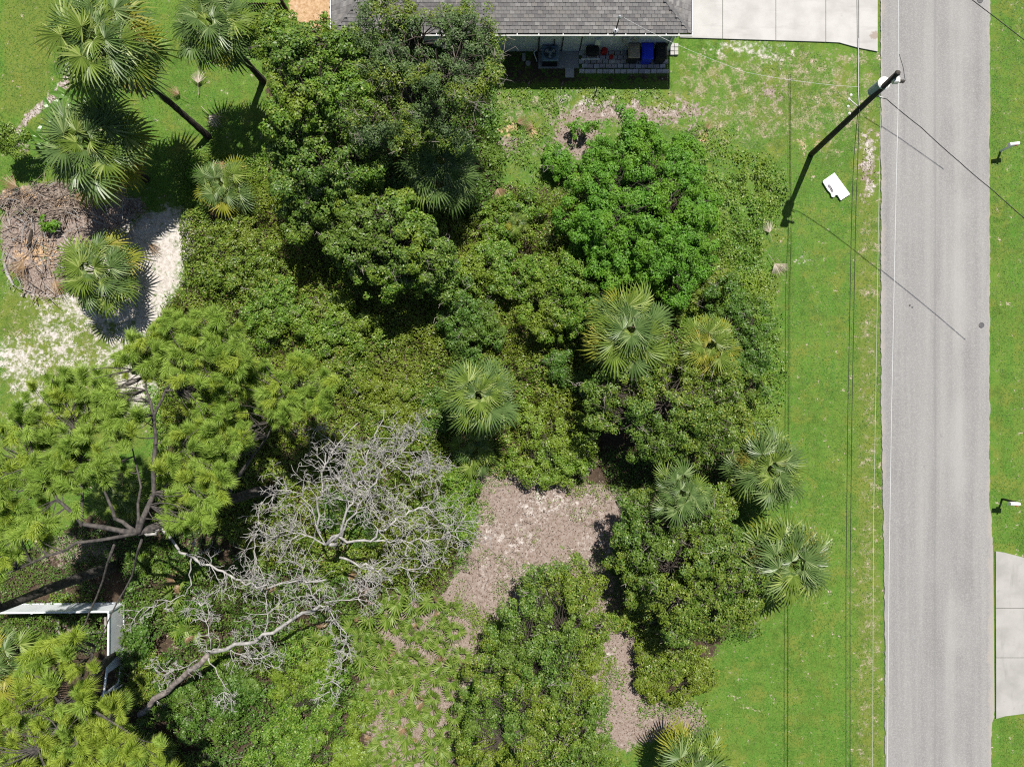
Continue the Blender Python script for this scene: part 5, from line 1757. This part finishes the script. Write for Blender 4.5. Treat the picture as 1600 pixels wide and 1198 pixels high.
# dead fronds lying about
for k, (px, py, az, key, lab, s_) in enumerate([
        (770, 275, -1.2, 'frond_dead', 'brown dead frond beside the shaded palm', 1.5), (312, 150, 1.57, 'frond_white', 'bleached dead frond upright on the lawn', 1.2), (316, 168, -.8, 'frond_white', 'bleached dead frond near the leaning trunk foot', 1.4),
        (296, 158, 2.6, 'frond_dead', 'tan dead frond behind the leaning trunk', 1.1), (1205, 378, 1.9, 'frond_white', 'bleached frond at the edge of the verge', 1.0), (1199, 398, -1.0, 'frond_white', 'bleached frond just beyond the verge edge weeds', 1.2),
        (1212, 404, -.9, 'frond_white', 'pale frond tip lying in the verge grass', .8), (100, 318, .2, 'frond_dead', 'tan frond on top of the brush pile', 1.7), (55, 305, 2.7, 'frond_dead', 'orange frond at the lawn side of the brush pile', 1.6),
        (130, 330, .6, 'frond_dead', 'tan frond on the brush pile near the sand', 1.5), (222, 375, -.6, 'frond_dead', 'brown frond on the white sand', 1.2), (60, 390, -2.2, 'frond_dead', 'rusty brown frond in the brush pile', 1.8), (85, 420, -1.2, 'frond_dead', 'rusty frond beside the stout palm', 1.5),
        (1140, 672, 2.3, 'frond_white', 'bleached frond hanging at the verge oak', 1.2), (845, 205, 2.8, 'frond_dead', 'orange dead frond on the weeds near the house', .9), (795, 200, .4, 'frond_dead', 'orange dead frond beside the live oak', 1.0), (872, 290, .8, 'frond_dead', 'brown frond below the small green bush', 1.0),
        (1100, 215, 1.2, 'frond_dead', 'straw frond beside the small dark bush', .8)]):
    g = G(px, py)
    f = link('dead_frond', DF[key][k % 3], None)
    f.matrix_world = Matrix.Translation((g[0], g[1], .34 if px < 160 and py > 295 else .16)) @ Matrix.Rotation(az, 4, 'Z') @ Matrix.Rotation(math.radians(-6), 4, 'Y') @ Matrix.Diagonal((s_ * 1.35, s_ * 1.0, s_, 1))
    tag(f, lab, 'dead frond', 'dead palm fronds on the ground')
s = MB()
s.tube([(*G(46, 386)[:2], .1), (*G(52, 380)[:2], .3), (*G(58, 368)[:2], .5), (*G(61, 362)[:2], .6)], [.14, .12, .09, .05], 7)
tag(s.obj('broken_stump', M['bark']), 'dark broken branch standing in the rusty brush pile', 'stump')
s = MB()
s.tube([(*G(8, 412)[:2], .08), (*G(14, 430)[:2], .09), (*G(22, 446)[:2], .07)], [.07, .09, .06], 7)
tag(s.obj('pale_log', M['dead_wood']), 'pale log along the lawn edge of the brush pile', 'log')


def banana(px, py, seed, label, n=6, L=1.1):
    rr = random.Random(seed)
    b = G(px, py)
    t = thing('banana_plant', (b[0], b[1], 0), label, 'plant', 'banana plants round the palm')
    s = MB()
    s.tube([(b[0], b[1], 0), (b[0], b[1], 1.0)], [.10, .06], 8)
    s.obj('stem', M['petiole'], t)
    for k in range(n):
        mb = MB()
        v, f = [], []
        l_ = L * rr.uniform(.7, 1.2)
        for j in range(7):
            q = j / 6
            w = .17 * math.sin(math.pi * min(1, q * .92 + .06)) ** .7 + .004
            zc = .5 * q - .75 * q * q
            v += [(q * l_, w, zc * l_ + w * .4), (q * l_, 0, zc * l_), (q * l_, -w, zc * l_ + w * .4)]
        for j in range(6):
            i = j * 3
            f += [(i, i + 3, i + 4, i + 1), (i + 1, i + 4, i + 5, i + 2)]
        mb.add(v, f)
        o = link('leaf', mb.mesh('leaf', M['banana']), t)
        o.matrix_local = Matrix.Translation((0, 0, 1.0)) @ Matrix.Rotation(k * 2.4 + rr.uniform(-.4, .4), 4, 'Z') @ Matrix.Rotation(-rr.uniform(.1, .6), 4, 'Y')


banana(128, 165, 1, 'banana plant at the top side of the shorter lawn palm')
banana(158, 158, 2, 'banana plant between the leaning palm and the shorter palm', 5)
banana(82, 228, 3, 'banana plant at the trail side of the shorter palm', 6)
banana(100, 185, 4, 'banana plant beside the bend in the sandy trail', 4)

# ------------------------------------------------------------------ pines
def tuft_mesh(m, seed, n=460, L=.50):
    """needles along a short bent shoot, thickest towards its tip"""
    rr = random.Random(seed)
    vs, fs = [], []
    bend = rr.uniform(-.5, .5)
    for k in range(n):
        q = rr.random() ** .6
        ax_x = -.22 + .50 * q
        root = Vector((ax_x, bend * ax_x * ax_x, .10 * q))
        ang = rr.uniform(0, 2 * math.pi)
        fwd = rr.uniform(.05, .9) + .5 * q
        u = Vector((fwd, math.cos(ang), math.sin(ang) * .8 + .12)).normalized()
        l_ = L * rr.uniform(.5, 1.1) * (.7 + .3 * q)
        side = u.cross(Vector((rr.gauss(0, 1), rr.gauss(0, 1), rr.gauss(0, 1)))).normalized() * .0075
        mid_ = root + u * l_ * .55 + Vector((0, 0, .01))
        tip_ = root + u * l_ + Vector((0, 0, -.14 * l_ * rr.uniform(.3, 1.6)))
        i = len(vs)
        vs += [root - side, root + side, mid_ + side, mid_ - side, tip_]
        fs += [(i, i + 1, i + 2, i + 3), (i + 3, i + 2, i + 4)]
    me = bpy.data.meshes.new('needle_tuft')
    me.from_pydata(vs, [], fs)
    me.materials.append(m)
    return me


TM = {k: [tuft_mesh(M[k], i + 9) for i in range(6)] for k in ('needle_green', 'needle_yellow')}


def pine(label, base, trunk_pts, limbs, clouds, seed, yellow=.3, r0=.3, tuft=1.0):
    """limbs: pixel polylines (px, py, z); clouds: (polygon, z lo, z hi, count)"""
    rr = random.Random(seed)
    rng = np.random.default_rng(seed)
    b = G(*base)
    t = thing('pine_tree', (b[0], b[1], -.05), label, 'pine tree', 'slash pines over the fence side of the lot')
    o = origin_of(t)
    s = MB()
    tp = [P(*p) for p in trunk_pts]
    s.tube(tp, [r0 * (1 - .55 * k / (len(tp) - 1)) for k in range(len(tp))], 12)
    s.obj('trunk', M['pine_bark'], t, True)
    s = MB()
    nodes = [tp[-1], tp[-2]]
    for lp, r_ in limbs:
        w = [P(*p) for p in lp]
        pts = []
        for a, c in zip(w[:-1], w[1:]):
            for q in (0, .33, .66):
                p_ = ln(a, c, q)
                pts.append((p_[0] + rr.uniform(-.06, .06), p_[1] + rr.uniform(-.06, .06), p_[2] + rr.uniform(-.06, .06)))
        pts.append(w[-1])
        s.tube(pts, [r_ * (1 - .7 * k / (len(pts) - 1)) for k in range(len(pts))], 7)
        nodes += pts
    s.obj('limbs', M['pine_bark'], t, True)
    N = np.array(nodes)
    s = MB()
    for poly, zl, zh, cnt in clouds:
        xs, ys_ = [p[0] for p in poly], [p[1] for p in poly]
        k = 0
        got = []
        guard = 0
        while k < cnt and guard < cnt * 60:
            guard += 1
            px, py = rr.uniform(min(xs), max(xs)), rr.uniform(min(ys_), max(ys_))
            if not poly_mask(poly, np.array([px]), np.array([py]), 8, seed)[0]:
                continue
            if fnoise(np.array([px]), np.array([py]), 44, seed + 3)[0] < .37:
                continue
            z = rr.uniform(zl, zh)
            p_ = np.array(P(px, py, z))
            if any(np.sum((p_ - g_) ** 2) < .21 ** 2 for g_ in got):
                continue
            got.append(p_)
            f = link('needle_tuft', TM['needle_yellow' if rr.random() < yellow else 'needle_green'][rr.randrange(6)], t)
            s_ = tuft * rr.uniform(.68, 1.28)
            f.matrix_local = Matrix.Translation((p_[0] - o.x, p_[1] - o.y, p_[2] - o.z)) @ Euler((rr.uniform(-.5, .5), rr.uniform(-.7, .25), rr.uniform(0, 6.3))).to_matrix().to_4x4() @ Matrix.Scale(s_, 4)
            d = np.linalg.norm(N - p_, axis=1)
            a = N[int(np.argmin(d + rng.random(len(N)) * .5))]
            s.tube(limb_points(a, p_ - np.array([0, 0, .04]), rng, .10, 5), [.032, .026, .020, .015, .012], 4, False)
            k += 1
    s.obj('twig_sprays', M['pine_bark'], t)
    return t


pine('big spreading pine with a fallen-looking trunk beside the dead tree', (432, 766),
     [(432, 766, -.1), (400, 768, 1.5), (345, 785, 4.0), (290, 805, 6.5), (215, 832, 9.0)],
     [([(345, 786, 4.0), (375, 740, 5.0), (405, 700, 6), (440, 640, 7)], .13), ([(215, 832, 9), (240, 770, 8.6), (243, 700, 8.8), (240, 650, 9), (258, 612, 8.5), (285, 608, 8.5)], .13), ([(215, 832, 9), (180, 810, 9), (165, 770, 9), (155, 740, 9)], .11),
      ([(215, 832, 9), (130, 820, 9.4), (90, 780, 9.6), (60, 730, 9.6)], .13), ([(130, 820, 9.4), (125, 740, 9.4), (130, 680, 9)], .08), ([(240, 650, 9), (225, 590, 8.4), (222, 560, 8)], .07), ([(215, 832, 9), (218, 760, 8.8), (205, 690, 9)], .08),
      ([(215, 832, 9), (120, 850, 9.4), (50, 880, 9.2), (-20, 905, 9)], .09), ([(440, 640, 7), (470, 610, 7.2)], .07), ([(345, 786, 4), (300, 750, 7), (290, 700, 8)], .08), ([(258, 612, 8.5), (300, 560, 8.4), (330, 520, 8.2)], .07)],
     [([(60, 590), (150, 575), (195, 620), (235, 660), (200, 730), (150, 760), (90, 830), (-20, 850), (-20, 680), (30, 640)], 8.4, 10.4, 270), ([(200, 535), (250, 495), (340, 485), (385, 520), (395, 560), (350, 620), (290, 600), (230, 575), (180, 560)], 7.4, 9.2, 160),
      ([(290, 600), (400, 560), (480, 555), (528, 590), (520, 640), (450, 660), (380, 700), (340, 690), (300, 660)], 6.4, 8.4, 170), ([(255, 690), (300, 660), (375, 690), (355, 760), (335, 830), (270, 825), (245, 770)], 7.4, 9.2, 118), ([(-20, 780), (60, 790), (70, 860), (20, 890), (-20, 890)], 8, 9.5, 18), ([(190, 560), (225, 540), (235, 590), (205, 625)], 7.5, 8.5, 7)],
     51, .22, .34, .95)
pine('pine with a thick dark trunk leaning out of view above the white fence', (190, 880), [(185, 882, -.1), (130, 900, 2.5), (70, 922, 5), (0, 950, 8), (-70, 978, 10.5)],
     [([(0, 950, 8), (-20, 900, 9), (-30, 860, 10)], .1), ([(180, 850, 9.0), (150, 935, 6.6), (128, 985, 6.2), (112, 1022, 6.0)], .06), ([(222, 842, 9), (205, 900, 6.8), (175, 960, 6.3), (145, 1018, 6.0)], .06)], [([(-60, 840), (5, 850), (30, 890), (-10, 920), (-60, 930)], 8.5, 10.5, 14)], 52, .3, .33)
pine('yellowish pine crown at the foot of the white fence', (190, 1010), [(185, 1012, -.1), (160, 1040, 2.5), (125, 1085, 5.5), (105, 1120, 7.5)],
     [([(105, 1120, 7.5), (70, 1060, 7.8)], .1), ([(105, 1120, 7.5), (150, 1110, 8), (210, 1150, 8)], .1), ([(105, 1120, 7.5), (60, 1170, 8.5)], .1), ([(125, 1085, 5.5), (130, 1040, 6.6), (150, 1010, 6.6)], .08), ([(105, 1120, 7.5), (130, 1180, 8)], .09)],
     [([(30, 1020), (80, 992), (148, 1002), (152, 1085), (205, 1118), (265, 1160), (270, 1230), (-20, 1230), (-20, 1130), (20, 1080)], 6.4, 8.8, 270)], 53, .72, .26, 1.05)

# ------------------------------------------------------------------ dead trees
def grow(mb, p, d, L, r, depth, rr, curl=.55, flat=.55):
    n = max(3, int(L / .14))
    pts, rad = [tuple(p)], [r]
    p, d = Vector(p), Vector(d).normalized()
    kids = []
    drift = Vector((rr.gauss(0, .09), rr.gauss(0, .09), rr.gauss(0, .04)))
    for k in range(n):
        d = d + Vector((rr.gauss(0, curl * .38), rr.gauss(0, curl * .38), rr.gauss(0, curl * .2))) + drift
        d.z *= .92
        d.normalize()
        p = p + d * (L / n)
        pts.append(tuple(p))
        rad.append(max(.010, r * (1 - .78 * (k + 1) / n)))
        kids.append((p.copy(), d.copy(), rad[-1]))
    mb.tube(pts, rad, 4 if r < .04 else 6, False)
    if depth > 0:
        for _ in range(rr.randint(2, 5)):
            q, dd, r2 = kids[rr.randrange(max(1, len(kids) // 4), len(kids))]
            a = rr.choice((-1, 1)) * rr.uniform(.5, 1.25)
            nd = Vector((dd.x * math.cos(a) - dd.y * math.sin(a), dd.x * math.sin(a) + dd.y * math.cos(a), dd.z + rr.gauss(.05, .35)))
            grow(mb, q, nd, L * rr.uniform(.38, .62), max(.012, r2 * .62), depth - 1, rr, curl * 1.15)


def dead_tree(label, base, mains, seed, spray=()):
    rr = random.Random(seed)
    b = G(*base)
    t = thing('dead_tree', (b[0], b[1], -.05), label, 'dead tree', 'bare grey dead trees')
    tk, tw_ = MB(), MB()
    for i, (lp, r0, r1, kids, klen, bark) in enumerate(mains):
        w = [P(*p) for p in lp]
        pts = []
        for a, c in zip(w[:-1], w[1:]):
            for q in (0, .25, .5, .75):
                p_ = ln(a, c, q)
                j = min(r0 * 2.0, .17)
                pts.append((p_[0] + rr.gauss(0, j * .5), p_[1] + rr.gauss(0, j * .5), p_[2] + rr.gauss(0, j * .4)))
        pts.append(w[-1])
        n = len(pts)
        tk.cur = 0 if bark else 1
        tk.tube(pts, [(.68 if not bark else .9) * (r0 + (r1 - r0) * (k / (n - 1)) ** .7) for k in range(n)], 8)
        for k in range(int(kids * 2.0)):
            i_ = rr.randrange(n // 4, n)
            p_ = Vector(pts[i_])
            d = Vector(pts[min(i_ + 1, n - 1)]) - Vector(pts[max(i_ - 1, 0)])
            a = rr.choice((-1, 1)) * rr.uniform(.4, 1.3)
            nd = Vector((d.x * math.cos(a) - d.y * math.sin(a), d.x * math.sin(a) + d.y * math.cos(a), abs(d.z) * .3 + rr.gauss(.1, .25) * d.length))
            grow(tw_, p_, nd, klen * rr.uniform(.6, 1.55), .026, 2, rr, .44)
    tk.obj('trunk', [M['dead_bark'], M['dead_wood']], t, True)
    tw_.obj('twig_sprays', M['dead_wood'], t)['kind'] = 'stuff'


dead_tree('dead grey tree with a dense bare crown above the saw palmettos', (545, 820), [
    ([(545, 820, -.1), (530, 835, 2), (515, 850, 4.2)], .17, .15, 1, .8, False),
    ([(515, 850, 4.2), (535, 815, 4.6), (555, 770, 5), (565, 735, 5.2), (585, 690, 5.4), (600, 640, 5.4)], .12, .03, 12, 1.5, False),
    ([(515, 850, 4.2), (555, 800, 4.8), (580, 760, 5.2), (610, 720, 5.2), (645, 690, 5)], .09, .025, 10, 1.4, False),
    ([(500, 835, 4.2), (500, 780, 4.6), (505, 735, 5), (525, 700, 5.2), (560, 660, 5.3)], .10, .03, 9, 1.3, False),
    ([(530, 845, 4.2), (580, 845, 4.4), (610, 820, 4.6), (640, 800, 4.6), (668, 792, 4.4)], .11, .06, 9, 1.3, False),
    ([(585, 845, 4.2), (640, 845, 4.2), (690, 840, 4), (715, 825, 4)], .07, .02, 9, 1.1, False),
    ([(515, 850, 4.2), (480, 835, 4), (440, 830, 4), (400, 835, 4)], .08, .025, 9, 1.2, False),
    ([(505, 850, 4.2), (490, 800, 4.4), (470, 770, 4.5), (435, 765, 4.6), (400, 790, 4.6)], .06, .02, 6, 1.0, False),
    ([(530, 870, 4), (565, 885, 4), (600, 890, 4), (650, 888, 4), (690, 870, 4)], .10, .03, 8, 1.0, False),
    ([(600, 720, 5), (640, 740, 4.8), (680, 730, 4.6)], .05, .018, 7, 1.1, False),
    ([(400, 835, 4), (395, 870, 4), (410, 900, 4)], .05, .02, 4, .8, False)], 61)
dead_tree('leaning dead trunk with curled twigs below the fence corner', (222, 1112), [
    ([(218, 1114, .4), (270, 1070, 1.8), (325, 1022, 3.0)], .20, .17, 3, .6, True),
    ([(325, 1022, 3.0), (390, 1005, 3.4), (440, 980, 3.8), (490, 952, 4.2), (500, 945, 4.3)], .16, .11, 9, .9, False),
    ([(325, 1018, 3.0), (345, 1012, 3.1), (385, 1025, 3.1), (410, 1028, 3.1)], .07, .03, 6, .9, False),
    ([(330, 1010, 3.0), (322, 970, 3.2), (315, 940, 3.4)], .05, .02, 6, .8, False),
    ([(325, 1025, 3), (345, 1060, 2.8), (350, 1085, 2.6)], .05, .018, 4, .6, False),
    ([(310, 1030, 2.9), (280, 1045, 2.6), (250, 1050, 2.4)], .045, .018, 4, .6, False),
    ([(500, 945, 4.3), (480, 915, 4.4), (470, 880, 4.5)], .06, .03, 5, .9, False),
    ([(510, 945, 4.2), (540, 990, 3.8), (545, 1020, 3.6)], .06, .03, 4, .7, False),
    ([(545, 1020, 3.6), (525, 1050, 3.4), (515, 1080, 3.3)], .04, .02, 4, .6, False),
    ([(415, 995, 3.5), (418, 950, 3.6), (410, 915, 3.8)], .06, .03, 6, .8, False),
    ([(505, 940, 4.3), (560, 935, 4.2), (580, 900, 4.2)], .06, .02, 7, .9, False)], 62)
dead_tree('long bare grey limb arching from the big pine to the leaning trunk', (262, 838), [
    ([(190, 832, 5.8), (225, 836, 5.8), (255, 828, 5.8), (285, 860, 5.4), (305, 872, 5.2), (350, 893, 5), (375, 910, 4.8), (410, 918, 4.7), (465, 910, 4.6), (510, 905, 4.6)], .12, .06, 8, 1.0, False),
    ([(298, 872, 5.2), (297, 905, 5), (290, 930, 4.8), (260, 940, 4.6), (225, 950, 4.4), (195, 960, 4.2)], .06, .02, 3, .6, False),
    ([(262, 838, -.1), (262, 836, 3), (258, 830, 5.7)], .15, .12, 0, .5, True)], 63)

print('leaf triangles', TRI[0])
